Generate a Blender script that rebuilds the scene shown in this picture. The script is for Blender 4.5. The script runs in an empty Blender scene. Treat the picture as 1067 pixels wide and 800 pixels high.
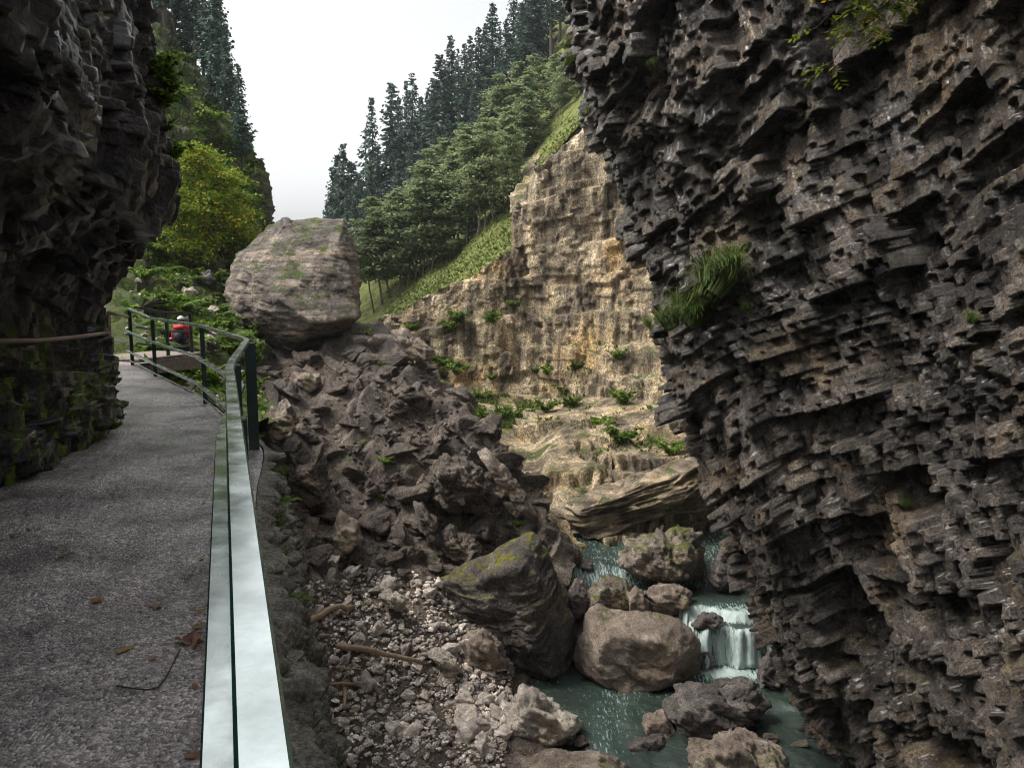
import bpy, bmesh, math, random
import numpy as np
from mathutils import Vector, Matrix
random.seed(7); RNG = np.random.default_rng(11)
sc = bpy.context.scene; COL = sc.collection
R = math.radians
F32 = np.float32
# ------------------------------------------------------------------ camera
PITCH = R(7.0); FPX = 800.0; EYE = 1.6
cd = bpy.data.cameras.new('camera'); cam = bpy.data.objects.new('camera', cd); COL.objects.link(cam)
cam.location = (0, 0, EYE); cam.rotation_euler = (R(90) - PITCH, 0, 0)
cd.sensor_width = 36; cd.lens = 36 * FPX / 1067; cd.clip_end = 2000; cd.clip_start = .05
sc.camera = cam
CA, SA = math.cos(PITCH), math.sin(PITCH)
def P(px, py, Y):
    """the point of the gorge at distance Y that the photograph shows at (px, py)"""
    u = (400 - py) / FPX; t = Y / (CA + u * SA)
    return (t * (px - 533.5) / FPX, Y, EYE + t * (u * CA - SA))
def proj(V):
    V = np.asarray(V); x = V[..., 0]; y = V[..., 1]; z = V[..., 2] - EYE
    d = y * CA - z * SA; u = y * SA + z * CA
    d = np.where(np.abs(d) < 1e-3, 1e-3, d)
    return 533.5 + FPX * x / d, 400 - FPX * u / d, d
# ------------------------------------------------------------------ noise
U = np.uint32
def hsh(x, y, z, s):
    n = x * U(374761393) + y * U(668265263) + z * U(2246822519) + U((s * 3266489917) & 0xffffffff)
    n = (n ^ (n >> U(13))) * U(1274126177)
    n = (n ^ (n >> U(15))) * U(2246822519)
    return n ^ (n >> U(16))
def f3(n):
    return ((n & U(1023)).astype(F32) / 1023, ((n >> U(10)) & U(1023)).astype(F32) / 1023, ((n >> U(20)) & U(1023)).astype(F32) / 1023)
def vnoise(p, s=0):
    p = p.astype(F32); c = np.floor(p); f = p - c; c = c.astype(np.int64).astype(U)
    w = f * f * f * (f * (f * 6 - 15) + 10); r = 0
    for dx in (0, 1):
        for dy in (0, 1):
            for dz in (0, 1):
                h = (hsh(c[:, 0] + U(dx), c[:, 1] + U(dy), c[:, 2] + U(dz), s) & U(65535)).astype(F32) / 65535
                r = r + h * (w[:, 0] if dx else 1 - w[:, 0]) * (w[:, 1] if dy else 1 - w[:, 1]) * (w[:, 2] if dz else 1 - w[:, 2])
    return r * 2 - 1
def fbm(p, o=4, s=0, g=.5):
    r = 0; a = 1.0; k = 1.0
    for i in range(o):
        r = r + a * vnoise(p * k, s + i * 17); a *= g; k *= 2.03
    return r
def voro(q, s):
    q = q.astype(F32); c = np.floor(q); f = q - c; c = c.astype(np.int64).astype(U)
    N = len(q); F1 = np.full(N, 9, F32); F2 = np.full(N, 9, F32); v = np.zeros((N, 3), F32); I = np.zeros(N, U)
    for dx in (-1, 0, 1):
        for dy in (-1, 0, 1):
            for dz in (-1, 0, 1):
                h = hsh(c[:, 0] + U(dx & 0xffffffff), c[:, 1] + U(dy & 0xffffffff), c[:, 2] + U(dz & 0xffffffff), s)
                a, b, e = f3(h)
                a = dx + .12 + .76 * a - f[:, 0]; b = dy + .12 + .76 * b - f[:, 1]; e = dz + .12 + .76 * e - f[:, 2]
                aa, ab, ae = np.abs(a), np.abs(b), np.abs(e)
                d = .5 * np.sqrt(a * a + b * b + e * e) + .5 * np.maximum(np.maximum(aa, ab), ae)
                m = d < F1
                F2 = np.where(m, F1, np.minimum(F2, d)); F1 = np.where(m, d, F1)
                v[:, 0] = np.where(m, -a, v[:, 0]); v[:, 1] = np.where(m, -b, v[:, 1]); v[:, 2] = np.where(m, -e, v[:, 2])
                I = np.where(m, h, I)
    r = f3(hsh(I, I >> U(7), I >> U(3), s + 5))
    return F1, F2, v, r
def sstep(a, b, x):
    t = np.clip((x - a) / (b - a), 0, 1); return t * t * (3 - 2 * t)
def frame(*rows):
    return np.array([np.array(r, F32) / np.linalg.norm(r) for r in rows], F32)
def blocks(q, s, tilt=.8, slope=4.5):
    """union of tilted, flat-topped blocks with steep sides: a broken rock face. Returns height (about -.5...5) and the block's own random"""
    q = q.astype(F32); c = np.floor(q); f = q - c; c = c.astype(np.int64).astype(U); N = len(q)
    best = np.full(N, -9, F32); I = np.zeros(N, U)
    for dx in (-1, 0, 1):
        for dy in (-1, 0, 1):
            for dz in (-1, 0, 1):
                h = hsh(c[:, 0] + U(dx & 0xffffffff), c[:, 1] + U(dy & 0xffffffff), c[:, 2] + U(dz & 0xffffffff), s)
                a, b, e = f3(h); x = f[:, 0] - dx - .1 - .8 * a; y = f[:, 1] - dy - .1 - .8 * b; z = f[:, 2] - dz - .1 - .8 * e
                h2 = hsh(h, h >> U(9), h >> U(3), s + 5); r0, r1, r2 = f3(h2)
                k = (r2 - .5) * 1.3; xr = x + k * y; yr = y - k * x
                d = np.maximum(np.maximum(np.abs(xr), np.abs(yr) * (.8 + .5 * r1)), np.abs(z)) * .8 + .2 * np.abs(xr + yr)
                v = (r0 - .5) + tilt * ((r1 - .5) * x * 2 + (a - .5) * y * 2) - slope * np.maximum(d - .30 - .2 * r1, 0)
                m = v > best; best = np.where(m, v, best); I = np.where(m, h, I)
    return best - .1, f3(hsh(I, I >> U(7), I >> U(3), s + 9))[1]
def fracture(p, fr, levels, s, warp=.22):
    """broken-rock relief: nested anisotropic blocks, each pushed in or out and tilted"""
    p = p.astype(F32); d = np.zeros(len(p), F32); tint = np.zeros(len(p), F32); ws = 0
    for i, (size, amp, tilt) in enumerate(levels):
        q = (p @ fr.T) / np.array(size, F32)
        q = q + warp * np.stack([vnoise(q * .7 + 7.1, s + 40 + i), vnoise(q * .7 + 31.7, s + 50 + i), vnoise(q * .7 + 71.3, s + 60 + i)], 1)
        h, r = blocks(q, s + i * 13, tilt)
        d += amp * h; w = (.5, 1, .7)[min(i, 2)]; tint += w * r; ws += w
    return d, tint / ws
def lattice(q, size, s):
    """the joint-bounded block that holds q (rock frame): its centre and its random numbers"""
    def ax(v, *key):
        i = np.floor(v); f = v - i; iu = i.astype(np.int64).astype(U)
        j0 = (hsh(iu, *key, s) & U(1023)).astype(F32) * (.6 / 1023); j1 = (hsh(iu + U(1), *key, s) & U(1023)).astype(F32) * (.6 / 1023); jm = (hsh(iu - U(1), *key, s) & U(1023)).astype(F32) * (.6 / 1023)
        low = f < j0; lo = np.where(low, i - 1 + jm, i + j0); hi = np.where(low, i + j0, i + 1 + j1)
        return np.where(low, iu - U(1), iu), (lo + hi) * .5
    z = np.zeros(len(q), U)
    ia, ca = ax(q[:, 0] / size[0], z, z)
    h = hsh(ia, ia, z, s + 1); o1 = (h & U(1023)).astype(F32) / 300
    ib, cb = ax(q[:, 1] / size[1] + o1, ia, z)
    h = hsh(ia, ib, z, s + 2); o2 = (h & U(1023)).astype(F32) / 300
    ic, cc = ax(q[:, 2] / size[2] + o2, ia, ib)
    h = hsh(ia, ib, ic, s + 3)
    return np.stack([ca * size[0], (cb - o1) * size[1], (cc - o2) * size[2]], 1), f3(h)
from concurrent.futures import ThreadPoolExecutor
def jointed(P0, Nn, fr, levels, s, reach=1.2, warp=.25, wscale=.35, steps=26):
    """relief of rock broken along its bedding and joints: a block stands when its centre lies inside the wall. levels: (size3, weight, rough)"""
    def run(sl):
        p0 = P0[sl].astype(F32); n = Nn[sl].astype(F32)
        w = warp * np.stack([fbm(p0 * wscale + 3.3, 2, s + 71), fbm(p0 * wscale + 17.7, 2, s + 72), fbm(p0 * wscale + 41.3, 2, s + 73)], 1)
        b = (p0 + w) @ fr.T; m = n @ fr.T; md = n @ np.linalg.inv(fr); w0 = 1 - sum(l[1] for l in levels)
        tint = [None]
        def val(t):
            q = b + m * t[:, None]; v = w0 * t; c = q; tn = 0
            for k in range(len(levels) - 1, -1, -1):
                size, wt, rough = levels[k]; c, r = lattice(c, size, s + 31 * k)
                v = v + wt * np.sum((c - b) * md, 1) + rough * (r[0] - .5); tn = tn + (.5, .8, .6, .4)[min(k, 3)] * r[1]
            tint[0] = tn; return v
        N = len(p0); hi = np.full(N, reach, F32); lo = np.full(N, -reach, F32); done = np.zeros(N, bool); t = np.full(N, reach, F32)
        for k in range(steps):
            t2 = np.full(N, reach - 2 * reach * (k + 1) / steps, F32); v = val(t2); hit = (v < 0) & ~done
            lo = np.where(hit, t2, lo); hi = np.where(hit, t2 + 2 * reach / steps, hi); done |= hit
            if done.all(): break
        hi = np.where(done, hi, -reach)
        for k in range(6):
            mid = (lo + hi) * .5; v = val(mid); ins = v < 0; lo = np.where(ins, mid, lo); hi = np.where(ins, hi, mid)
        val(lo - .004); return lo, tint[0] / sum((.5, .8, .6, .4)[min(k, 3)] for k in range(len(levels)))
    N = len(P0); sls = [slice(a, min(a + 30000, N)) for a in range(0, N, 30000)]
    with ThreadPoolExecutor(4) as ex: res = list(ex.map(run, sls))
    return np.concatenate([r[0] for r in res]), np.concatenate([r[1] for r in res])
# ------------------------------------------------------------------ mesh helpers
def make_mesh(name, V, Fs, smooth=True, attrs=None):
    """V (N,3); Fs a list of (M,k) index arrays"""
    V = np.asarray(V, F32); me = bpy.data.meshes.new(name)
    Fs = [np.asarray(f, np.int32) for f in Fs if len(f)]
    tot = np.concatenate([np.full(len(f), f.shape[1], np.int32) for f in Fs])
    idx = np.concatenate([f.ravel() for f in Fs])
    me.vertices.add(len(V)); me.vertices.foreach_set('co', V.ravel())
    me.loops.add(len(idx)); me.loops.foreach_set('vertex_index', idx)
    me.polygons.add(len(tot)); me.polygons.foreach_set('loop_start', (np.cumsum(tot) - tot).astype(np.int32))
    me.polygons.foreach_set('use_smooth', np.full(len(tot), smooth, bool))
    for k, a in (attrs or {}).items():
        at = me.attributes.new(k, 'FLOAT', 'POINT'); at.data.foreach_set('value', np.asarray(a, F32))
    me.update(calc_edges=True)
    return me
def link(name, me, mat=None, parent=None, loc=None, rot=None, scale=None):
    o = bpy.data.objects.new(name, me); COL.objects.link(o)
    if mat is not None and me is not None and not me.materials: me.materials.append(mat)
    if parent: o.parent = parent
    if loc is not None: o.location = loc
    if rot is not None: o.rotation_euler = rot
    if scale is not None: o.scale = scale if hasattr(scale, '__len__') else (scale,) * 3
    return o
def tag(o, label=None, cat=None, group=None, kind=None):
    if label: o['label'] = label
    if cat: o['category'] = cat
    if group: o['group'] = group
    if kind: o['kind'] = kind
    return o
def empty(name, loc, label, cat, group=None, rot=0):
    o = bpy.data.objects.new(name, None); COL.objects.link(o); o.location = loc; o.rotation_euler = (0, 0, rot)
    o.empty_display_size = .2
    return tag(o, label, cat, group)
def copy_tree(o, loc, rot=None, scale=None, label=None, group=None):
    c = o.copy(); COL.objects.link(c); c.location = loc
    if rot is not None: c.rotation_euler = rot
    if scale is not None: c.scale = scale if hasattr(scale, '__len__') else (scale,) * 3
    if label: c['label'] = label
    if group: c['group'] = group
    for ch in list(o.children):
        k = ch.copy(); COL.objects.link(k); k.parent = c
    return c
class Soup:
    """collects faces of one mesh"""
    def __init__(s): s.V = []; s.F = {}; s.T = []; s.n = 0
    def add(s, V, F, t=0.):
        V = np.asarray(V, F32).reshape(-1, 3); F = np.asarray(F, np.int32)
        s.V.append(V); s.F.setdefault(F.shape[1], []).append(F + s.n)
        s.T.append(np.broadcast_to(np.asarray(t, F32), (len(V),))); s.n += len(V)
    def tube(s, pts, rad, n=6, t=0.):
        pts = np.asarray(pts, float); k = len(pts); rad = np.broadcast_to(np.asarray(rad, float), (k,))
        tg = np.gradient(pts, axis=0); tg /= np.linalg.norm(tg, axis=1)[:, None] + 1e-9
        ref = np.array([0, 0, 1.]) if abs(tg[:, 2]).mean() < .8 else np.array([1., 0, 0])
        a = np.cross(tg, ref); a /= np.linalg.norm(a, axis=1)[:, None]; b = np.cross(a, tg)
        th = np.arange(n) * 2 * math.pi / n
        V = pts[:, None] + rad[:, None, None] * (np.cos(th)[None, :, None] * a[:, None] + np.sin(th)[None, :, None] * b[:, None])
        i = np.arange(k - 1)[:, None] * n; j = np.arange(n)[None]
        Q = np.stack([i + j, i + (j + 1) % n, i + n + (j + 1) % n, i + n + j], -1).reshape(-1, 4)
        s.add(V, Q, t)
        m = s.n - k * n
        s.F.setdefault(n, []).append(np.array([[m + q for q in range(n)][::-1], [m + (k - 1) * n + q for q in range(n)]], np.int32))
    def quads(s, c, a, b, t=0., pointed=True):
        """leaf faces: centre c, half-length a, half-width b"""
        c = np.asarray(c, F32); n = len(c)
        if pointed: V = np.stack([c - a, c + b - a * .1, c + a, c - b - a * .1], 1)
        else: V = np.stack([c - a - b, c - a + b, c + a + b, c + a - b], 1)
        s.add(V, np.arange(n * 4).reshape(n, 4), np.repeat(np.broadcast_to(np.asarray(t, F32), (n,)), 4))
    def build(s, name, smooth=False):
        return make_mesh(name, np.concatenate(s.V), [np.concatenate(f) for f in s.F.values()], smooth, {'tint': np.concatenate(s.T)})
def unit(v): return v / (np.linalg.norm(v, axis=-1, keepdims=True) + 1e-9)
# ------------------------------------------------------------------ materials
def nodes(name):
    m = bpy.data.materials.new(name); m.use_nodes = True; nt = m.node_tree; nt.nodes.clear()
    N = lambda t, **k: _n(nt, t, k)
    return m, nt, N, nt.links.new
def _n(nt, t, k):
    n = nt.nodes.new(t)
    for a, v in k.items():
        if a in n.inputs and not hasattr(n, a): n.inputs[a].default_value = v
        else: setattr(n, a, v)
    return n
def noise(nt, N, L, co, scale, detail=6, rough=.6):
    n = N('ShaderNodeTexNoise'); n.inputs['Scale'].default_value = scale; n.inputs['Detail'].default_value = detail
    n.inputs['Roughness'].default_value = rough; L(co, n.inputs['Vector']); return n.outputs['Fac']
def ramp(N, L, fac, stops):
    r = N('ShaderNodeValToRGB'); e = r.color_ramp.elements
    while len(e) < len(stops): e.new(.5)
    for i, (p, c) in enumerate(stops):
        e[i].position = p; e[i].color = (*c, 1) if hasattr(c, '__len__') else (c, c, c, 1)
    L(fac, r.inputs[0]); return r.outputs[0]
def mix(N, L, fac, a, b, mode='MIX'):
    m = N('ShaderNodeMix'); m.data_type = 'RGBA'; m.blend_type = mode
    for i, v in ((0, fac), (6, a), (7, b)):
        if isinstance(v, bpy.types.NodeSocket): L(v, m.inputs[i])
        elif hasattr(v, '__len__'): m.inputs[i].default_value = (*v, 1)
        else: m.inputs[i].default_value = v if i == 0 else (v, v, v, 1)
    return m.outputs[2]
def maprange(N, L, v, a, b, c=0, d=1):
    m = N('ShaderNodeMapRange'); L(v, m.inputs[0])
    for i, x in enumerate((a, b, c, d)): m.inputs[i + 1].default_value = x
    return m.outputs[0]
def math_(N, L, op, a, b):
    m = N('ShaderNodeMath'); m.operation = op
    for i, v in enumerate((a, b)):
        if isinstance(v, bpy.types.NodeSocket): L(v, m.inputs[i])
        else: m.inputs[i].default_value = v
    return m.outputs[0]
def rock_mat(name, cols, scale=1., moss=0., mosscols=((.025, .045, .008), (.09, .12, .012)), rough=(.45, .85), bump=.5, ochre=None,
             ochre_amt=.5, pale=(.4, .38, .35), lichen=.0, streak=0., tint=(.6, 1.45), moss_n=(.35, .75), moss_scale=1.2, spec=.5, foot=None, fine_c=(.36, 1.85), film=0., bands=0.):
    m, nt, N, L = nodes(name)
    out = N('ShaderNodeOutputMaterial'); bs = N('ShaderNodeBsdfPrincipled'); L(bs.outputs[0], out.inputs[0])
    co = N('ShaderNodeTexCoord').outputs['Object']
    c = ramp(N, L, noise(nt, N, L, co, scale * 1.3, 9, .68), [(.39, cols[0]), (.5, cols[1]), (.61, cols[2])])
    if ochre:
        k = ramp(N, L, noise(nt, N, L, co, scale * .55, 6, .65), [(.62 - .25 * ochre_amt, 0.), (.80 - .25 * ochre_amt, 1.)])
        c = mix(N, L, k, c, ochre)
    at = N('ShaderNodeAttribute'); at.attribute_name = 'tint'
    tv = maprange(N, L, at.outputs['Fac'], 0, 1, tint[0], tint[1])
    c = mix(N, L, 1., c, tv, 'MULTIPLY')
    if streak:
        mp = N('ShaderNodeMapping'); L(co, mp.inputs[0]); mp.inputs['Scale'].default_value = (1, 1, .07)
        k = ramp(N, L, noise(nt, N, L, mp.outputs[0], 1.1, 7, .7), [(.38, (.28, .25, .22)), (.5, (1, 1, 1)), (.62, (1.5, 1.4, 1.25))])
        c = mix(N, L, streak, c, mix(N, L, 1., c, k, 'MULTIPLY'))
    if bands:                                                       # sedimentary layers
        mp = N('ShaderNodeMapping'); L(co, mp.inputs[0]); mp.inputs['Scale'].default_value = (.25, .25, 4.5); mp.inputs['Rotation'].default_value = (.05, .06, 0)
        c = mix(N, L, bands, c, mix(N, L, 1., c, ramp(N, L, noise(nt, N, L, mp.outputs[0], 1.0, 7, .65), [(.40, (.45, .42, .40)), (.5, (1, 1, 1)), (.60, (1.75, 1.65, 1.5))]), 'MULTIPLY'))
    if lichen:
        k = ramp(N, L, noise(nt, N, L, co, scale * 9, 4, .75), [(.60, 0.), (.68, 1.)])
        k = math_(N, L, 'MULTIPLY', k, lichen); c = mix(N, L, k, c, pale)
    fine = noise(nt, N, L, co, scale * 22, 6, .75)
    c = mix(N, L, 1., c, ramp(N, L, fine, [(.39, fine_c[0]), (.5, 1.), (.61, fine_c[1])]), 'MULTIPLY')
    rgh = maprange(N, L, noise(nt, N, L, co, scale * 2.1, 5, .6), .3, .7, rough[0], rough[1])
    if moss:
        nz = N('ShaderNodeSeparateXYZ'); L(N('ShaderNodeNewGeometry').outputs['Normal'], nz.inputs[0])
        a = maprange(N, L, nz.outputs[2], moss_n[0], moss_n[1])
        b = ramp(N, L, noise(nt, N, L, co, moss_scale, 8, .7), [(.66 - .4 * moss, 0.), (.74 - .4 * moss, 1.)])
        k = math_(N, L, 'MULTIPLY', a, b)
        if foot:                                                    # moss only where the rock is damp, near the ground
            sz = N('ShaderNodeSeparateXYZ'); L(co, sz.inputs[0]); mp = N('ShaderNodeMapping'); L(co, mp.inputs[0]); mp.inputs['Scale'].default_value = (1, 1, .28)
            st = ramp(N, L, noise(nt, N, L, mp.outputs[0], 4.5, 8, .75), [(.51, 0.), (.56, 1.)])
            k = math_(N, L, 'MULTIPLY', st, maprange(N, L, sz.outputs[2], foot[0], foot[1], 1, 0))
        mc = ramp(N, L, noise(nt, N, L, co, moss_scale * 6, 5, .7), [(.39, mosscols[0]), (.61, mosscols[1])])
        c = mix(N, L, k, c, mc); rgh = mix(N, L, k, rgh, .95)
    L(c, bs.inputs['Base Color']); L(rgh, bs.inputs['Roughness']); bs.inputs['Specular IOR Level'].default_value = spec
    if film:                                                        # seeping water
        L(maprange(N, L, noise(nt, N, L, co, scale * .9, 5, .6), .42, .6, 0, film), bs.inputs['Coat Weight']); bs.inputs['Coat Roughness'].default_value = .24
    h = math_(N, L, 'ADD', math_(N, L, 'MULTIPLY', noise(nt, N, L, co, scale * 7, 10, .72), 1.), math_(N, L, 'MULTIPLY', fine, .25))
    bp = N('ShaderNodeBump'); bp.inputs['Strength'].default_value = bump; bp.inputs['Distance'].default_value = .42 / scale
    L(h, bp.inputs['Height']); L(bp.outputs[0], bs.inputs['Normal'])
    return m
def leaf_mat(name, stops, trans=.35, rough=.6):
    m, nt, N, L = nodes(name)
    out = N('ShaderNodeOutputMaterial'); at = N('ShaderNodeAttribute'); at.attribute_name = 'tint'
    c = ramp(N, L, at.outputs['Fac'], stops)
    oi = N('ShaderNodeObjectInfo'); c = mix(N, L, 1., c, maprange(N, L, oi.outputs['Random'], 0, 1, .75, 1.25), 'MULTIPLY')
    bs = N('ShaderNodeBsdfPrincipled'); L(c, bs.inputs['Base Color']); bs.inputs['Roughness'].default_value = rough; bs.inputs['Specular IOR Level'].default_value = .3
    tr = N('ShaderNodeBsdfTranslucent'); L(c, tr.inputs['Color'])
    mx = N('ShaderNodeMixShader'); mx.inputs[0].default_value = trans; L(bs.outputs[0], mx.inputs[1]); L(tr.outputs[0], mx.inputs[2]); L(mx.outputs[0], out.inputs[0])
    return m
def plain_mat(name, col, rough=.6, metal=0., var=.3, scale=8., bump=.1, coat=0.):
    m, nt, N, L = nodes(name)
    out = N('ShaderNodeOutputMaterial'); bs = N('ShaderNodeBsdfPrincipled'); L(bs.outputs[0], out.inputs[0])
    co = N('ShaderNodeTexCoord').outputs['Object']; n = noise(nt, N, L, co, scale, 8, .65)
    L(mix(N, L, 1., col, maprange(N, L, n, .25, .75, 1 - var, 1 + var), 'MULTIPLY'), bs.inputs['Base Color'])
    L(maprange(N, L, noise(nt, N, L, co, scale * .6, 6), .3, .7, max(.05, rough - .12), min(1, rough + .12)), bs.inputs['Roughness'])
    bs.inputs['Metallic'].default_value = metal; bs.inputs['Coat Weight'].default_value = coat
    bp = N('ShaderNodeBump'); bp.inputs['Strength'].default_value = bump; bp.inputs['Distance'].default_value = .02; L(n, bp.inputs['Height']); L(bp.outputs[0], bs.inputs['Normal'])
    return m
M = {}
M['wall_rock'] = rock_mat('dark_gorge_rock', ((.034, .028, .0235), (.076, .064, .0545), (.155, .132, .112)), 1.1, moss=.22, lichen=.35, bump=.75, ochre=(.20, .145, .085), ochre_amt=.42, rough=(.16, .5), moss_n=(.55, .85), streak=.4, tint=(.35, 1.95), film=.5)
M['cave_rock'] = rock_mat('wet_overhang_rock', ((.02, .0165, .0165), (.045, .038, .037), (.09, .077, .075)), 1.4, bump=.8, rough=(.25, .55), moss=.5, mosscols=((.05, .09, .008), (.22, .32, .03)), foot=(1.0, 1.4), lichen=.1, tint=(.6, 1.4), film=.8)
M['far_rock'] = rock_mat('ochre_cliff_rock', ((.17, .135, .092), (.35, .28, .18), (.58, .485, .335)), .45, moss=.34, lichen=.35, pale=(.60, .54, .43), bump=.7, ochre=(.40, .27, .12), ochre_amt=.45, streak=1., tint=(.5, 1.45), moss_n=(.40, .75), moss_scale=.5, mosscols=((.05, .075, .02), (.13, .15, .03)))
M['talus_rock'] = rock_mat('talus_rock', ((.07, .054, .042), (.135, .107, .085), (.235, .195, .16)), .9, moss=.20, lichen=.25, bump=.8, ochre=(.19, .125, .075), ochre_amt=.3, tint=(.55, 1.5), moss_n=(.45, .8), rough=(.45, .85))
M['boulder'] = rock_mat('boulder_rock', ((.14, .108, .083), (.25, .198, .155), (.39, .325, .265)), 1.0, moss=.28, lichen=.35, bump=.7, ochre=(.27, .20, .12), ochre_amt=.35, tint=(.75, 1.3), moss_n=(.5, .8), moss_scale=1.0, fine_c=(.6, 1.4))
M['dark_boulder'] = rock_mat('dark_boulder_rock', ((.055, .047, .043), (.11, .094, .085), (.19, .165, .15)), 1.2, moss=.15, lichen=.25, bump=.7, rough=(.3, .65), tint=(.7, 1.3))
M['pale_boulder'] = rock_mat('pale_boulder_rock', ((.22, .19, .16), (.36, .32, .27), (.52, .47, .41)), 1.2, moss=.2, lichen=.3, bump=.6, ochre=(.33, .25, .15), ochre_amt=.3, tint=(.8, 1.25), fine_c=(.6, 1.4))
M['moss_boulder'] = rock_mat('mossy_boulder_rock', ((.13, .105, .085), (.22, .18, .145), (.34, .29, .235)), 1.1, moss=.5, mosscols=((.03, .045, .008), (.13, .14, .02)), lichen=.3, bump=.7, ochre=(.2, .15, .09), ochre_amt=.4, tint=(.7, 1.35), moss_n=(.35, .8))
M['wedge'] = rock_mat('wedge_boulder_rock', ((.06, .05, .043), (.12, .10, .088), (.20, .17, .15)), .9, moss=.5, mosscols=((.05, .06, .006), (.24, .22, .012)), lichen=.25, bump=.8, ochre=(.16, .12, .07), ochre_amt=.3, tint=(.6, 1.4), moss_n=(.62, .85))
M['shelf'] = rock_mat('striped_shelf_rock', ((.17, .135, .095), (.30, .245, .175), (.46, .39, .29)), .8, moss=.3, lichen=.2, bump=.7, ochre=(.22, .17, .09), ochre_amt=.4, tint=(.55, 1.4), moss_n=(.5, .8), streak=.3, bands=.9, fine_c=(.55, 1.5))
M['strata'] = rock_mat('layered_boulder_rock', ((.085, .066, .056), (.18, .148, .126), (.31, .26, .22)), .7, moss=.42, lichen=.2, bump=.7, ochre=(.16, .12, .08), ochre_amt=.35, tint=(.5, 1.4), moss_n=(.35, .7), bands=.9, fine_c=(.55, 1.5))
M['stone'] = rock_mat('scree_stone', ((.22, .19, .165), (.40, .35, .305), (.60, .54, .48)), 1.6, moss=.1, lichen=.3, bump=.5, ochre=(.32, .22, .10), ochre_amt=.25, tint=(.45, 1.6))
M['masonry'] = rock_mat('masonry_stone', ((.085, .078, .06), (.17, .155, .12), (.29, .265, .21)), 2.2, moss=.22, lichen=.3, bump=.7, ochre=(.12, .12, .06), ochre_amt=.5, tint=(.5, 1.5), moss_n=(-.1, .5), rough=(.35, .75))
M['soil'] = rock_mat('green_slope_soil', ((.06, .05, .035), (.12, .10, .07), (.22, .19, .14)), 1.0, moss=.75, mosscols=((.03, .055, .012), (.11, .14, .025)), bump=.8, tint=(.6, 1.4), moss_n=(-.2, .5), lichen=.3)
M['meadow'] = rock_mat('hillside_meadow', ((.10, .085, .05), (.17, .15, .08), (.26, .22, .13)), .35, moss=.95, mosscols=((.075, .11, .02), (.24, .25, .06)), bump=.6, tint=(.8, 1.2), moss_n=(.0, .35), moss_scale=.35)
M['bark'] = plain_mat('bark', (.075, .058, .045), .9, var=.5, scale=14, bump=.6)
M['pale_bark'] = plain_mat('pale_bark', (.17, .15, .12), .9, var=.5, scale=14, bump=.6)
M['driftwood'] = plain_mat('driftwood', (.27, .19, .12), .75, var=.45, scale=9, bump=.4)
M['spruce'] = leaf_mat('spruce_needles', [(0, (.026, .056, .048)), (.6, (.06, .11, .085)), (1, (.12, .18, .11))], .15)
M['bright_tree'] = leaf_mat('light_foliage', [(0, (.11, .155, .08)), (.55, (.25, .31, .155)), (1, (.42, .46, .24))], .4)
M['leaf'] = leaf_mat('yellow_green_leaves', [(0, (.05, .11, .012)), (.5, (.15, .24, .018)), (.82, (.32, .38, .025)), (.93, (.5, .36, .02)), (1, (.55, .3, .03))], .45)
M['fern'] = leaf_mat('fern_leaves', [(0, (.035, .085, .012)), (.6, (.12, .21, .024)), (1, (.28, .31, .05))], .4)
M['grass'] = leaf_mat('grass_blades', [(0, (.04, .085, .015)), (.6, (.10, .16, .03)), (1, (.28, .24, .09))], .4)
M['dead_leaf'] = leaf_mat('fallen_leaf', [(0, (.16, .075, .045)), (.5, (.27, .13, .08)), (1, (.30, .22, .07))], .15, .4)
M['steel'] = plain_mat('sky_bright_steel', (.78, .86, .83), .22, metal=.92, var=.22, scale=9, bump=.0)
M['green_paint'] = plain_mat('dark_green_paint', (.018, .085, .068), .3, metal=.0, var=.35, scale=9, bump=.02, coat=.3)
M['dark_steel'] = plain_mat('dark_green_steel', (.012, .03, .024), .4, metal=.2, var=.3, scale=9, bump=.05, coat=.2)
M['cable'] = plain_mat('wall_pipe_steel', (.28, .20, .17), .45, metal=.5, var=.3, scale=7)
M['deck'] = plain_mat('weathered_planks', (.22, .18, .15), .7, var=.4, scale=11, bump=.4)
M['red'] = plain_mat('red_jacket', (.50, .012, .02), .7, var=.2, scale=20)
M['blue'] = plain_mat('blue_jacket', (.03, .14, .42), .7, var=.2, scale=20)
M['pink'] = plain_mat('pink_hat', (.65, .2, .3), .8, var=.15, scale=20)
M['white'] = plain_mat('white_cap', (.72, .72, .74), .8, var=.1, scale=20)
M['black'] = plain_mat('black_cloth', (.014, .014, .017), .75, var=.3, scale=20)
M['skin'] = plain_mat('skin', (.5, .3, .22), .55, var=.08, scale=20, bump=.02)
M['navy'] = plain_mat('navy_trousers', (.02, .03, .07), .8, var=.2, scale=20)
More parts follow.
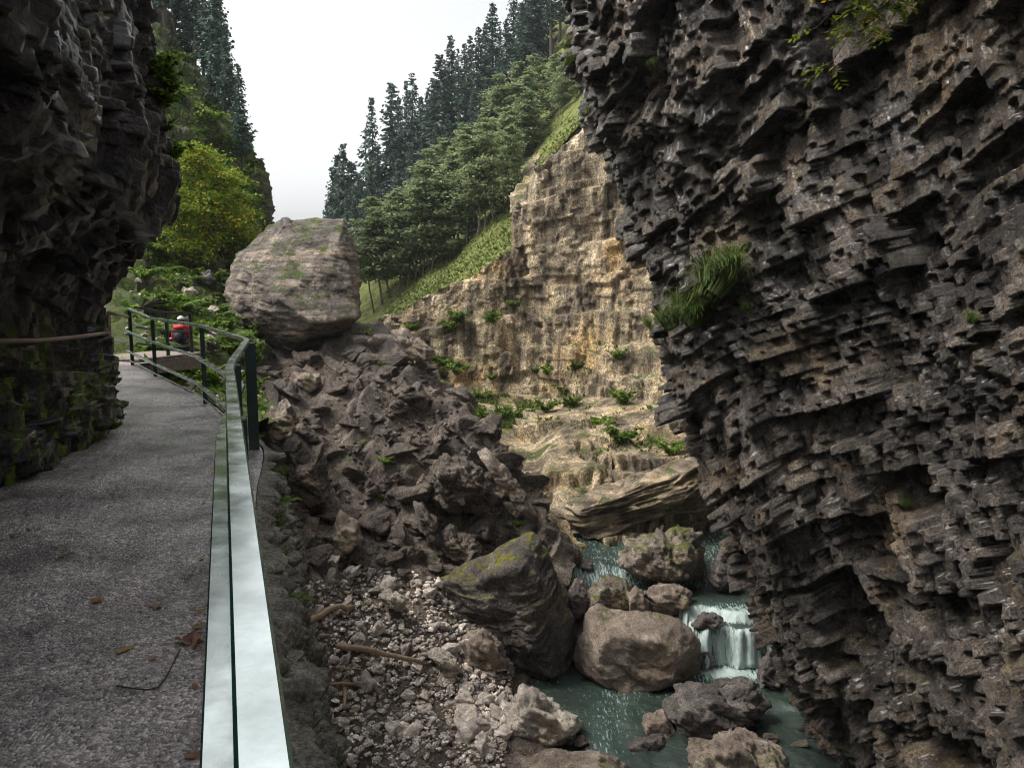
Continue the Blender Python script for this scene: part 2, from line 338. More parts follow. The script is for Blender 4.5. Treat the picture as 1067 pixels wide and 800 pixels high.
# path: wet exposed aggregate
def path_mat():
    m, nt, N, L = nodes('wet_aggregate_path')
    out = N('ShaderNodeOutputMaterial'); bs = N('ShaderNodeBsdfPrincipled'); L(bs.outputs[0], out.inputs[0])
    co = N('ShaderNodeTexCoord').outputs['Object']
    v = N('ShaderNodeTexVoronoi'); v.inputs['Scale'].default_value = 75; L(co, v.inputs['Vector'])
    sep = N('ShaderNodeSeparateColor'); L(v.outputs['Color'], sep.inputs[0])
    c = ramp(N, L, sep.outputs[0], [(0, (.15, .127, .124)), (.6, (.42, .37, .36)), (1, (.76, .69, .67))])
    c = mix(N, L, .75, c, mix(N, L, 1., c, ramp(N, L, noise(nt, N, L, co, 1.3, 7, .65), [(.40, .32), (.5, .95), (.62, 1.6)]), 'MULTIPLY'))
    sm = N('ShaderNodeAttribute'); sm.attribute_name = 'pale_line'
    c = mix(N, L, sm.outputs['Fac'], c, (.42, .40, .39))  # broken pale line along the inner side of the path
    L(c, bs.inputs['Base Color'])
    wet = noise(nt, N, L, co, 2.2, 7, .65)
    L(maprange(N, L, wet, .3, .7, .28, .5), bs.inputs['Roughness'])
    h = math_(N, L, 'ADD', math_(N, L, 'MULTIPLY', v.outputs['Distance'], -.6), math_(N, L, 'MULTIPLY', noise(nt, N, L, co, 130, 4, .6), .35))
    h = math_(N, L, 'ADD', h, math_(N, L, 'MULTIPLY', noise(nt, N, L, co, 18, 5, .7), 1.1))
    bp = N('ShaderNodeBump'); bp.inputs['Strength'].default_value = 1.; bp.inputs['Distance'].default_value = .02
    L(h, bp.inputs['Height']); L(bp.outputs[0], bs.inputs['Normal'])
    b2 = N('ShaderNodeBump'); b2.inputs['Strength'].default_value = .7; b2.inputs['Distance'].default_value = .012; L(h, b2.inputs['Height']); L(b2.outputs[0], bs.inputs['Coat Normal'])
    L(maprange(N, L, wet, .42, .58, 1., .15), bs.inputs['Coat Weight']); bs.inputs['Coat Roughness'].default_value = .24; bs.inputs['Coat IOR'].default_value = 1.45
    return m
M['path'] = path_mat()
def water_mat():
    m, nt, N, L = nodes('stream_water')
    out = N('ShaderNodeOutputMaterial'); bs = N('ShaderNodeBsdfPrincipled'); L(bs.outputs[0], out.inputs[0])
    co = N('ShaderNodeTexCoord').outputs['Object']
    fa = N('ShaderNodeAttribute'); fa.attribute_name = 'foam'
    mp = N('ShaderNodeMapping'); L(co, mp.inputs[0]); mp.inputs['Scale'].default_value = (8, 1.8, .9)
    n1 = noise(nt, N, L, mp.outputs[0], 2.2, 9, .72)
    k = math_(N, L, 'ADD', n1, math_(N, L, 'MULTIPLY', fa.outputs['Fac'], .42))
    f = ramp(N, L, k, [(.66, 0.), (.84, 1.)])
    deep = ramp(N, L, noise(nt, N, L, co, .8, 4), [(.3, (.016, .022, .018)), (.7, (.034, .046, .039))])
    lite = mix(N, L, fa.outputs['Fac'], deep, (.055, .11, .09))
    L(mix(N, L, f, lite, (.40, .49, .475)), bs.inputs['Base Color'])
    L(maprange(N, L, f, 0, 1, .07, .75), bs.inputs['Roughness'])
    h = noise(nt, N, L, co, 5.5, 8, .65)
    bp = N('ShaderNodeBump'); bp.inputs['Strength'].default_value = .7; bp.inputs['Distance'].default_value = .09; L(h, bp.inputs['Height']); L(bp.outputs[0], bs.inputs['Normal'])
    return m
M['water'] = water_mat()
# ------------------------------------------------------------------ terrain sheets
def catmull(C, t):
    """C (n,...) control points along axis 0, t in [0,n-1]"""
    n = len(C); i = np.clip(np.floor(t).astype(int), 0, n - 2); f = (t - i).reshape((-1,) + (1,) * (C.ndim - 1))
    p1, p2 = C[i], C[i + 1]; p0 = np.where((i > 0).reshape(f.shape), C[np.maximum(i - 1, 0)], 2 * p1 - p2); p3 = np.where((i < n - 2).reshape(f.shape), C[np.minimum(i + 2, n - 1)], 2 * p2 - p1)
    m1 = (p2 - p0) * .4; m2 = (p3 - p1) * .4
    return (2 * f**3 - 3 * f**2 + 1) * p1 + (f**3 - 2 * f**2 + f) * m1 + (-2 * f**3 + 3 * f**2) * p2 + (f**3 - f**2) * m2
def params(seg):
    return np.concatenate([i + np.arange(n) / n for i, n in enumerate(seg)] + [[len(seg)]])
SURF = {}
def sheet(name, ctrl, su, sv, disp, mat, toward=None, kind='structure', smooth=True, attrs=None):
    C = np.array(ctrl, float); tu, tv = params(su), params(sv)
    G = catmull(C, tu); G = np.swapaxes(catmull(np.swapaxes(G, 0, 1), tv), 0, 1)
    n = np.cross(np.gradient(G, axis=0), np.gradient(G, axis=1)); n = unit(n)
    toward = np.array((0, 0, 6.) if toward is None else toward); mid = G[len(tu) // 2, len(tv) // 2]
    flip = (n[len(tu) // 2, len(tv) // 2] @ (toward - mid)) < 0
    if flip: n = -n
    V = G.reshape(-1, 3); tint = np.zeros(len(V))
    if disp:
        d, tint = disp(V.astype(F32), n.reshape(-1, 3).astype(F32)); V = V + n.reshape(-1, 3) * d[:, None]
    nu, nv = len(tu), len(tv); i = np.arange(nu - 1)[:, None] * nv; j = np.arange(nv - 1)[None]
    Q = np.stack([i + j, i + j + 1, i + nv + j + 1, i + nv + j], -1).reshape(-1, 4)
    a, b, c_ = V[Q[len(Q) // 2, 0]], V[Q[len(Q) // 2, 1]], V[Q[len(Q) // 2, 3]]
    if np.cross(b - a, c_ - a) @ n.reshape(-1, 3)[Q[len(Q) // 2, 0]] < 0: Q = Q[:, ::-1]
    at = {'tint': tint}
    if attrs: at.update(attrs(V))
    me = make_mesh(name, V, [Q], smooth, at)
    o = link(name, me, M[mat]); tag(o, kind=kind)
    W = V.reshape(nu, nv, 3); vn = unit(np.cross(np.gradient(W, axis=0), np.gradient(W, axis=1))).reshape(-1, 3)
    if flip: vn = -vn
    px, py, _ = proj(V); SURF[name] = (V, vn, n.reshape(-1, 3), px, py)
    return o
def pick(name, x0, y0, x1, y1, n=1, rng=None):
    V, vn, sn, px, py = SURF[name]
    k = np.nonzero((px > x0) & (px < x1) & (py > y0) & (py < y1) & (V[:, 1] > 0))[0]
    if not len(k): return []
    k = (rng or RNG).choice(k, n); return [(V[i], vn[i], sn[i]) for i in k]
def near(name, px_, py_):
    """the sheet's nearest-to-camera point seen around (px, py)"""
    V, vn, sn, px, py = SURF[name]; d = np.hypot(px - px_, py - py_) + .15 * V[:, 1] + np.where(V[:, 1] < 0, 1e6, 0)
    i = int(np.argmin(d)); return V[i], vn[i], sn[i]
# ---- right gorge wall (overhanging, blocky, bedding rising to the right)
T_ = np.array((.52, -.85, 0)); UP = np.array((-.18, -.1, .98))
a1 = R(27); nb = -math.sin(a1) * T_ + math.cos(a1) * UP; a2 = R(64); nj = math.sin(a2) * T_ + math.cos(a2) * UP
FR_WALL = frame(nb, nj, (-.95, -.28, .05))
def d_wall(p, n):
    d, t = jointed(p, n, FR_WALL, [((2.3, 1.7, 2.4), .18, .32), ((.92, .74, 1.1), .27, .22), ((.38, .34, .45), .24, .14), ((.14, .13, .18), .15, .06)], 3, 1.35, .5, .28)
    return .86 * d + .35 * fbm(p * .2, 2, 5) + .02 * fbm(p * 2.5, 3, 9) + .010 * fbm(p * 11, 2, 19), t
rows = [-900, -600, -250, -100, 0, 80, 150, 230, 330, 400, 480, 560, 640, 720, 800, 900, 1000, 1150]
sil = [505, 535, 562, 572, 584, 602, 620, 652, 684, 700, 731, 763, 792, 822, 860, 894, 930, 986]
ctrl = []
for py, s in zip(rows, sil):
    mixp = lambda k: s + (1067 - s) * k
    r = [P(s + 90, py, 32), P(s + 30, py, 21), P(s + 4, py, 16.6), P(s + 30, py, 14.9), P(mixp(.35), py, 13.0), P(mixp(.7), py, 10.9), P(1067, py, 9.2), P(1290, py, 7.2), P(1700, py, 5.0), P(2600, py, 3.0)]
    q = np.array(r[-1]); r.append((q[0] + .4, -2., q[2])); r.append((q[0] + 1, -8., q[2])); ctrl.append(r)
ctrl[2] = [(x + .5, y, z) for x, y, z in ctrl[2]]; ctrl[1] = [(x + 3.5, y, z) for x, y, z in ctrl[1]]; ctrl[0] = [(x + 8, y, z) for x, y, z in ctrl[0]]
top = [(x + 12, y, z + 5) for x, y, z in ctrl[0]]; ctrl.insert(0, top)
sheet('gorge_cliff', ctrl, [4, 6, 12, 30, 56, 52, 50, 58, 70, 56, 58, 58, 58, 58, 58, 36, 16, 10], [10, 20, 40, 110, 140, 140, 70, 20, 10, 8, 4], d_wall, 'wall_rock', toward=(-3, 6, 0))
# ---- left overhanging wall beside the path (profile given against the handrail line)
def railx(Y):
    return float(np.interp(Y, [-8, 0, 5, 7.6, 10.8, 13.5, 14.7], [3.01, .02, -1.85, -2.62, -4.38, -6.33, -7.3]))
prof = [(-.6, -1.1), (0, -1.08), (.5, -1.08), (.95, -1.18), (1.4, -1.25), (1.72, -1.05), (2.1, -.72), (2.5, -.50), (2.95, -.41), (3.5, -.47), (4.3, -.57), (5.4, -1.0), (7, -2.6), (10, -6.5), (16, -14)]
ctrl = []
for z, l in prof:
    b = l if z > 1.9 else l
    deep = -.62 if z < 1.9 else -.22
    r = [(-12., 14., z), (-6.9 + .3 * l, 11.6, z), (-4.75 + l + .55, 9.7, z), (-.378 * 8.9 + l + .04, 8.9, z), (-.378 * 8 + l + .0, 8.0, z), (-.378 * 6.5 + l + deep * .6, 6.5, z)]
    for Y in (5, 3.4, 1.6, -.5, -3, -8): r.append((-.378 * Y + l + deep, Y, z))
    ctrl.append(r)
FR_CAVE = frame((.15, .1, .98), (.35, .93, -.1), (.9, -.3, 0))
def d_cave(p, n):
    d, t = jointed(p, n, FR_CAVE, [((.8, 1.1, 1.2), .15, .08), ((.3, .4, .42), .14, .07), ((.10, .14, .15), .12, .04)], 23, .7, .3, .5)
    return d - .16 + .10 * fbm(p * .5, 2, 15) + .035 * fbm(p * 2.5, 3, 29) + .012 * fbm(p * 9, 2, 30), t
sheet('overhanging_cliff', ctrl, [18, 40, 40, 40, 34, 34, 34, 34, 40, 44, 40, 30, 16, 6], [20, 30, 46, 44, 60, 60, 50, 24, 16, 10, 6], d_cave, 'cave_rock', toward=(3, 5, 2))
# moss-covered skin of the overhang foot is a mat of its own lower down
# ---- far ochre cliff
FR_FAR = frame((-.12, -.05, .99), (.9, .4, .1), (-.4, .9, 0))
def d_far(p, n):
    d, t = jointed(p, n, FR_FAR, [((4.2, 2.2, 2.6), .36, .8), ((1.5, .85, 1.2), .28, .36), ((.45, .32, .45), .20, .16)], 41, 2.2, .5, .16)
    low = sstep(-2.5, -5.5, p[:, 2])
    return d * (.5 + .95 * low) + .5 * fbm(p * .14, 2, 45) + .05 * fbm(p * 1.6, 3, 49), t
B = [[(560, 150, 80), (570, 178, 54), (590, 160, 50), (620, 128, 48), (660, 108, 47), (720, 90, 45), (820, 60, 44)],
     [(545, 205, 60), (541, 200, 46.5), (560, 172, 45), (600, 140, 44), (640, 122, 43), (700, 105, 41.5), (800, 80, 40)],
     [(545, 262, 56), (541, 260, 45.4), (570, 240, 43.6), (610, 230, 43), (650, 220, 42), (710, 210, 40.5), (800, 200, 39)],
     [(560, 332, 52), (557, 330, 44.4), (580, 330, 42.6), (620, 320, 42), (660, 320, 41), (720, 320, 39.5), (800, 320, 38)],
     [(555, 400, 50), (569, 400, 43), (592, 400, 40.8), (625, 400, 39.8), (665, 400, 38.6), (725, 400, 37), (800, 400, 36)],
     [(535, 455, 42), (556, 455, 39), (590, 455, 36.5), (625, 455, 35.5), (665, 455, 34.5), (725, 455, 33), (800, 450, 32)],
     [(535, 510, 34), (560, 510, 32.5), (590, 508, 31.5), (630, 505, 31), (670, 498, 30.5), (725, 490, 30), (800, 490, 30)],
     [(545, 562, 29), (570, 568, 27.5), (600, 574, 26.8), (640, 578, 26.4), (690, 572, 26.4), (740, 568, 26.4), (800, 565, 26.4)],
     [(540, 640, 27), (570, 640, 25.8), (610, 640, 25.3), (640, 640, 25), (700, 640, 25), (760, 640, 25), (820, 640, 25)]]
tc = lambda G: [[P(*q) for q in r] for r in G]
sheet('far_cliff', tc(B), [10, 80, 70, 66, 50, 50, 50, 30], [14, 36, 54, 54, 64, 44], d_far, 'far_rock', toward=(0, 0, 8))
A_ = [[(360, 352, 56), (415, 324, 48), (450, 304, 47), (500, 282, 46.4), (545, 254, 45.8), (600, 235, 45)],
      [(360, 380, 54), (415, 360, 47.2), (450, 345, 46.4), (500, 330, 45.8), (545, 320, 45.2), (600, 320, 44.6)],
      [(360, 400, 52), (415, 392, 46.2), (450, 388, 45.8), (500, 384, 45.2), (545, 384, 44.6), (600, 384, 44)],
      [(360, 415, 48), (415, 410, 45), (450, 406, 44.6), (495, 412, 44), (545, 424, 43.4), (600, 430, 43)],
      [(380, 450, 41), (430, 440, 39), (480, 436, 38), (530, 442, 38), (570, 448, 38), (620, 452, 37)],
      [(390, 480, 35), (440, 478, 34), (490, 474, 33.5), (540, 478, 33), (580, 480, 33), (630, 480, 33)],
      [(400, 530, 30), (450, 528, 29.6), (500, 525, 29.4), (550, 525, 29.2), (590, 525, 29), (640, 525, 29)],
      [(400, 620, 26), (450, 620, 26), (500, 620, 26), (550, 620, 26), (590, 620, 26), (640, 620, 26)]]
def d_farA(p, n):
    d, t = d_far(p, n); soil = sstep(-3.3, -4.0, p[:, 2]) * sstep(-6.8, -6.2, p[:, 2]) * sstep(1.6, .9, p[:, 0]); return d * (.9 - .8 * soil), t * (1 - soil) + .45 * soil
sheet('lower_cliff', tc(A_), [56, 44, 30, 34, 40, 40, 20], [30, 44, 56, 54, 34], d_farA, 'far_rock', toward=(0, 0, 8))
# ---- grassy hillside under the forest
H_ = [[(300, 362, 60), (370, 354, 54), (415, 327, 48.7), (450, 307, 47.7), (500, 285, 47), (545, 256, 46.4), (566, 192, 46.2), (600, 144, 45.2), (650, 124, 44.2), (720, 104, 43), (820, 77, 41)],
      [(300, 350, 68), (380, 322, 62), (430, 294, 58), (470, 272, 56), (515, 238, 54), (548, 208, 53), (575, 165, 52), (610, 125, 51), (660, 105, 50), (730, 80, 49), (850, 40, 48)],
      [(300, 335, 85), (390, 272, 82), (440, 238, 80), (480, 208, 78), (520, 172, 76), (555, 142, 74), (590, 107, 72), (630, 72, 70), (680, 40, 68), (750, 0, 66), (850, -60, 64)],
      [(300, 325, 105), (370, 285, 105), (400, 230, 103), (440, 190, 102), (480, 150, 100), (520, 112, 98), (560, 70, 96), (600, 30, 94), (650, -20, 92), (700, -70, 90), (850, -180, 86)],
      [(300, 318, 140), (370, 285, 138), (405, 235, 135), (445, 180, 132), (485, 135, 130), (525, 95, 128), (565, 50, 126), (605, 0, 124), (660, -60, 120), (750, -140, 116), (850, -230, 110)],
      [(200, 330, 260), (370, 320, 250), (420, 290, 240), (460, 260, 235), (500, 240, 230), (540, 200, 225), (600, 160, 220), (650, 100, 215), (700, 60, 210), (800, 0, 200), (900, -60, 190)]]
def d_hill(p, n):
    return .5 * fbm(p * .12, 4, 60) + .12 * fbm(p * .9, 3, 66), .5 + .5 * vnoise(p * .4, 61)
sheet('hillside', tc(H_), [40, 40, 24, 14, 8], [8, 26, 26, 30, 30, 26, 24, 20, 14, 10], d_hill, 'meadow', toward=(0, 0, 60))
# ---- green valley slope on the left, behind the path
L_ = [[(-190, -160, 66), (100, -90, 64), (170, 10, 62), (200, 62, 60), (235, 112, 60), (262, 160, 62), (285, 210, 76)],
      [(-190, -100, 60), (120, -40, 58), (175, 40, 55), (200, 82, 52), (232, 128, 50), (254, 166, 50), (275, 180, 60)],
      [(-190, 0, 50), (120, 40, 48), (175, 100, 46), (205, 132, 45), (235, 167, 45), (261, 205, 46), (283, 210, 58)],
      [(-190, 100, 42), (120, 130, 41), (175, 172, 40), (205, 198, 40), (235, 218, 41), (257, 236, 43), (285, 242, 56)],
      [(-190, 200, 36), (120, 222, 35), (175, 243, 35), (205, 257, 36), (235, 264, 37.5), (252, 272, 40), (300, 275, 55)],
      [(-190, 260, 30), (120, 270, 30), (165, 287, 31), (200, 297, 32), (235, 302, 34), (262, 312, 38), (310, 330, 50)],
      [(-190, 320, 24.5), (120, 330, 24.5), (160, 338, 25.5), (200, 340, 27), (240, 347, 29), (280, 352, 34), (330, 362, 45)],
      [(-190, 376, 20), (120, 381, 20.5), (160, 386, 21.5), (190, 386, 24), (240, 402, 24.5), (290, 402, 28), (340, 402, 40)],
      [(-190, 430, 15), (120, 430, 15.5), (160, 425, 16), (190, 425, 17), (240, 440, 18), (290, 450, 22), (340, 450, 32)]]
FR_L = frame((.2, -.1, .97), (.8, .6, 0), (-.5, .8, .1))
def d_left(p, n):
    d, t = jointed(p, n, FR_L, [((1.4, 2.0, 2.2), .4, .5), ((.45, .7, .8), .25, .25)], 51, 1.2, .4, .3)
    return .8 * d + .3 * fbm(p * .25, 3, 55) + .06 * fbm(p * 2, 3, 56), t
sheet('valley_slope', tc(L_), [8, 20, 30, 30, 30, 26, 30, 26], [20, 20, 30, 30, 26, 20], d_left, 'soil', toward=(6, 0, 30))
# ---- landslide mound and scree
S_ = [[(100, 420, 46), (180, 400, 42), (260, 385, 41), (330, 372, 40), (390, 356, 42), (450, 425, 40), (520, 490, 38), (575, 560, 33), (635, 620, 30)],
      [(100, 352, 34), (170, 340, 36), (240, 355, 33), (310, 366, 32), (380, 344, 31.5), (440, 394, 28), (500, 442, 26), (556, 515, 24.6), (596, 590, 23.2)],
      [(100, 400, 24), (170, 385, 26), (250, 402, 26), (320, 402, 28), (390, 390, 28), (440, 430, 26), (500, 478, 24.5), (548, 555, 23), (592, 645, 21.9)],
      [(120, 430, 18), (190, 415, 19.5), (255, 450, 22), (330, 450, 24.5), (400, 448, 25), (450, 490, 24), (503, 540, 22.8), (540, 610, 21.8), (585, 690, 20.9)],
      [(120, 480, 14), (190, 470, 15), (260, 510, 19), (340, 510, 22), (400, 520, 22.6), (450, 550, 22.4), (500, 600, 22.2), (536, 660, 21.8), (572, 715, 21.4)],
      [(120, 580, 11), (200, 560, 12), (270, 570, 17), (340, 572, 20), (400, 588, 20.6), (450, 612, 20.6), (500, 640, 20.8), (532, 690, 20.3), (560, 730, 19.0)],
      [(120, 700, 9), (200, 700, 10), (280, 650, 16), (350, 650, 17.7), (410, 660, 18.4), (460, 680, 18.6), (500, 710, 18.2), (530, 740, 17.6), (562, 765, 17.0)],
      [(120, 900, 8), (200, 900, 9), (290, 760, 14.6), (360, 760, 15.8), (420, 770, 16.1), (470, 782, 15.9), (510, 795, 15.7), (550, 797, 15.7), (602, 806, 15.6)],
      [(120, 1200, 6), (200, 1200, 7), (290, 900, 12.3), (360, 900, 12.8), (420, 905, 12.8), (480, 910, 12.5), (520, 920, 12.4), (560, 920, 12.4), (630, 920, 12.5)],
      [(120, 1500, 4), (200, 1500, 4.5), (290, 1300, 7), (360, 1300, 7.4), (420, 1300, 8), (480, 1300, 8.5), (520, 1300, 9), (560, 1300, 9.5), (630, 1300, 10)]]
FR_T = frame((.52, -.45, .72), (.72, .1, -.6), (-.25, .9, .3))
def d_mound(p, n):
    d, t = jointed(p, n, FR_T, [((.95, 2.0, 1.5), .36, .30), ((.38, .62, .55), .26, .17)], 71, 1.3, .45, .4)
    px, py, _ = proj(p)
    fan = sstep(590, 640, py - .12 * np.abs(px - 400))            # the fan of loose scree is finer and flatter
    gul = np.exp(-((px - (352 + (py - 480) * .42)) / 22) ** 2) * sstep(440, 480, py) * (1 - sstep(570, 610, py))
    k = 1 - .72 * fan - .7 * gul * (1 - fan)
    return .75 * d * k - .25 * gul + .35 * fbm(p * .45, 3, 75) * (1 - .5 * fan) + .05 * fbm(p * 3, 3, 79), t * (1 - .5 * fan) + .25 * fan
sheet('talus_slope', tc(S_), [8, 60, 56, 60, 64, 60, 64, 40, 10], [10, 26, 60, 66, 66, 62, 56, 46], d_mound, 'talus_rock', toward=(0, 0, 8))
# ---- stream bed and stream
g = [[(x, y, -9.6 + (1.4 if y > 21 else 0)) for x in (-6, 0, 4, 8, 16)] for y in (6, 12, 16, 20.2, 21.4, 26, 40)]
def d_bed(p, n):
    d, t = fracture(p, frame((0, .1, 1), (1, 0, 0), (0, 1, 0)), [((.6, .9, .9), .4, .8)], 83); return d + .2 * fbm(p * .6, 3, 85), t
sheet('stream_bed', g, [20] * 6, [30] * 4, d_bed, 'dark_boulder', toward=(4, 18, 5))
def level(x, y):
    l = -9.0 + 0 * y
    l = l + .06 * sstep(18.7, 19.3, y + .2 * (x - 4))
    l = l + 1.02 * sstep(20.50, 20.78, y - 1.7 * sstep(5.35, 4.7, x) + .10 * np.sin(x * 5) + .05 * np.sin(x * 13))
    l = l + .28 * sstep(21.15, 21.55, y + .25 * np.sin(x * 3.1))
    l = l + .35 * sstep(23.0, 24.2, y) + .03 * np.maximum(y - 24, 0)
    return l
xs = np.linspace(-1.5, 12, 270); ys = np.concatenate([np.linspace(9, 18, 110)[:-1], np.linspace(18, 22, 200)[:-1], np.linspace(22, 30, 120)])
YY, XX = np.meshgrid(ys, xs, indexing='ij'); pp = np.stack([XX.ravel(), YY.ravel(), 0 * XX.ravel()], 1).astype(F32)
lev = level(pp[:, 0], pp[:, 1]); grad = np.abs(np.gradient(lev.reshape(XX.shape), axis=0) / np.gradient(YY, axis=0)).ravel()
wav = .05 * fbm(pp * np.array((1.5, 1.1, 1)), 4, 31) + np.minimum(grad, 2) * .05 * fbm(pp * np.array((7., 1.2, 1.)), 3, 37)
foam = np.clip(grad * .5, 0, .50) + .10 + .85 * np.exp(-((pp[:, 1] - 20.15) / .45) ** 2) * np.exp(-((pp[:, 0] - 6) / 1.1) ** 2) + .45 * sstep(20.8, 21.2, pp[:, 1]) * (1 - sstep(21.4, 22.2, pp[:, 1]))
foam += .22 * np.exp(-((pp[:, 0] - 2.2 - .25 * (pp[:, 1] - 17)) / .6) ** 2) * sstep(15, 17, pp[:, 1]) * (1 - sstep(19, 20, pp[:, 1])) + .2 * sstep(22.9, 23.4, pp[:, 1])
V = np.stack([pp[:, 0], pp[:, 1] - np.minimum(grad, 3) * .03 * (1 + vnoise(pp * np.array((9., 2.3, 1)), 3)), lev + wav], 1)
nu, nv = XX.shape; i = np.arange(nu - 1)[:, None] * nv; j = np.arange(nv - 1)[None]
Q = np.stack([i + j, i + j + 1, i + nv + j + 1, i + nv + j], -1).reshape(-1, 4)
tag(link('stream_water', make_mesh('stream_water', V, [Q], True, {'foam': foam}), M['water']), kind='structure')
# ------------------------------------------------------------------ path, retaining wall, bridge, railing
PY = [-6, -2, 0, 1.5, 3, 4.5, 6, 7.6, 9.2, 10.8, 12.2, 13.5, 14.7, 15.15]
def railx2(Y): return railx(Y) if Y < 14.7 else -7.3 + (Y - 14.7) * .30
def pathz(Y): return float(np.interp(Y, [0, 11, 13.5, 14.7, 16, 18.5], [0, 0, .06, .16, .22, .22]))
ctrl = [[(railx2(Y) + .10 - k * 2.9, Y + (.6 * k if Y > 8 else 0), pathz(Y) + .03 * math.sin(k * 3)) for k in (0, .04, .2, .4, .6, .8, 1)] for Y in PY]
def d_path(p, n):
    F1, F2, v, r = voro(p * 38, 12); peb = sstep(0, .35, .6 - F1) * (.4 + .6 * r[0])
    return .007 * peb + .012 * fbm(p * 1.6, 4, 33) + .006 * fbm(p * 7, 3, 35), r[1]
def pale_line(V):
    px, py, _ = proj(V); c = np.interp(V[:, 1], [2.6, 3.3, 4.2, 5, 6, 7, 8.4], [-2.9, -2.75, -2.82, -3.02, -3.42, -3.78, -4.12]) + .05 * vnoise(V * 1.5, 3)
    return {'pale_line': np.clip(1 - np.abs(V[:, 0] - c) / .022, 0, 1) * (V[:, 1] > 2.2) * (V[:, 1] < 8.3) * sstep(-.1, .3, vnoise(V * 2.2, 8))}
sheet('path', ctrl, [10, 20, 130, 130, 110, 90, 60, 40, 30, 20, 16, 12, 4], [4, 50, 60, 60, 40, 16], d_path, 'path', toward=(0, 3, 9), attrs=pale_line)
rw = []
for k, z in enumerate((.02, -.04, -.4, -1.5, -3, -5, -7.5, -10)):
    off = .11 if k == 0 else .17 + .19 * max(0, -z)
    rw.append([(railx(Y) + off, Y, z + pathz(Y)) for Y in (-6, -2, 0, 1.5, 3, 4.5, 6, 7.6, 9.2, 10.8, 12.2, 13.5)])
FR_M = frame((.05, .1, 1), (-.35, .93, -.1), (.93, .35, .2))
def d_mas(p, n):
    d, t = fracture(p, FR_M, [((.17, .30, .5), .12, 1.), ((.07, .1, .2), .05, 1.)], 101, .25); return (d + .10 * fbm(p * .7, 3, 5)) * sstep(.01, -.07, p[:, 2]), t
o = sheet('retaining_wall', rw, [2, 14, 40, 50, 60, 60, 40], [8, 20, 40, 60, 60, 60, 40, 30, 24, 20, 16], d_mas, 'masonry', toward=(4, 4, 0), kind=None)

tag(o, 'mossy rough stone wall holding up the outer edge of the path', 'wall')
def rect_sweep(name, pts, w, h, mat, parent, ch=.005, tint=None):
    """flat bar with eased edges along a polyline, kept level"""
    pts = [Vector(p) for p in pts]; prof = [(-w + ch, -h), (w - ch, -h), (w, -h + ch), (w, h - ch), (w - ch, h), (-w + ch, h), (-w, h - ch), (-w, -h + ch)]
    V = []
    for i, p in enumerate(pts):
        a = pts[max(i - 1, 0)]; b = pts[min(i + 1, len(pts) - 1)]; d = (b - a); d1 = (p - a).normalized() if i else d.normalized(); d2 = (b - p).normalized() if i < len(pts) - 1 else d.normalized()
        t = (d1 + d2).normalized(); s = t.cross(Vector((0, 0, 1))).normalized(); k = 1 / max(.5, t.dot(d2)); n = s.cross(t).normalized()
        for x, y in prof: V.append(p + s * x * k + n * y)
    n = 8; F = []
    for i in range(len(pts) - 1):
        for j in range(n): F.append((i * n + j, i * n + (j + 1) % n, (i + 1) * n + (j + 1) % n, (i + 1) * n + j))
    caps = [list(range(n))[::-1], [(len(pts) - 1) * n + j for j in range(n)]]
    me = make_mesh(name, np.array(V), [np.array(F)[:, ::-1], np.array(caps)[:, ::-1]], False)
    o = link(name, me, M[mat], parent)
    if mat == 'steel':                                              # sky sheen put into the top faces as bright metal; other faces dark green
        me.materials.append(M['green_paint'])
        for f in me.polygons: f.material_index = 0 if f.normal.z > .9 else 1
    return o
def post(x, y, z0, z1, w, parent, d=None, ang=0, mat='dark_steel', name='post'):
    bm = bmesh.new(); bmesh.ops.create_cube(bm, size=1); bmesh.ops.scale(bm, vec=(w, d or w, z1 - z0), verts=bm.verts)
    bmesh.ops.bevel(bm, geom=bm.edges[:], offset=.006, segments=1, affect='EDGES')
    me = bpy.data.meshes.new(name); bm.to_mesh(me); bm.free()
    return link(name, me, M[mat], parent, (x, y, (z0 + z1) / 2), (0, 0, ang))
rail = empty('railing', (0, 0, 0), 'sage green metal railing with flat handrail along the outer edge of the path', 'railing')
RP = [(railx(Y), Y, 1.1 + pathz(Y) * (1 if Y > 12 else 0)) for Y in (-6, -3, 0, 2.5, 4.8)] + [(railx(5.3), 5.3, 1.1), (railx(7.45) , 7.45, 1.1), (railx(7.75), 7.75, 1.1), (railx(10.8), 10.8, 1.1), (railx(13.5), 13.5, 1.1), (-7.32, 14.7, 1.24)]
rect_sweep('top_rail', RP, .029, .02, 'steel', rail)
for z, nm, w in ((.66, 'mid_rail', .034), (.28, 'lower_rail', .03)):
    rect_sweep(nm, [(x - .072, y, z + pathz(y) * (1 if y > 12 else 0)) for x, y, _ in RP], w, .016, 'steel', rail)
rect_sweep('foot_cable', [(x - .02, y, .09 + pathz(y)) for x, y, _ in RP], .010, .010, 'steel', rail, .003)
for x, y in [(railx(q), q) for q in (-4.4, -2.0, 3.1, 5.35)] + [(railx(7.6), 7.6), (railx(10.8), 10.8), (railx(13.5), 13.5), (-7.32, 14.7)]:
    post(x + .015, y + .02, pathz(y) - .25, 1.078 + pathz(y) * (1 if y > 12 else 0), .06 if y != 7.6 else .10, rail, .085 if y != 7.6 else .13, R(20.7))
br = empty('bridge_railing', (-7.3, 14.9, .2), 'dark railing with grey mid rails along the small wooden footbridge', 'railing')
BR = [(-7.26, 14.86, 1.26), P(173, 326, 15.8), P(198, 326.5, 16.6)]
BR = [(x + 7.3, y - 14.9, z - .2) for x, y, z in BR]
rect_sweep('top_rail', BR, .03, .02, 'dark_steel', br)
for dz in (.38, .70): rect_sweep('mid_rail', [(x, y, z - dz) for x, y, z in BR], .02, .018, 'steel', br)
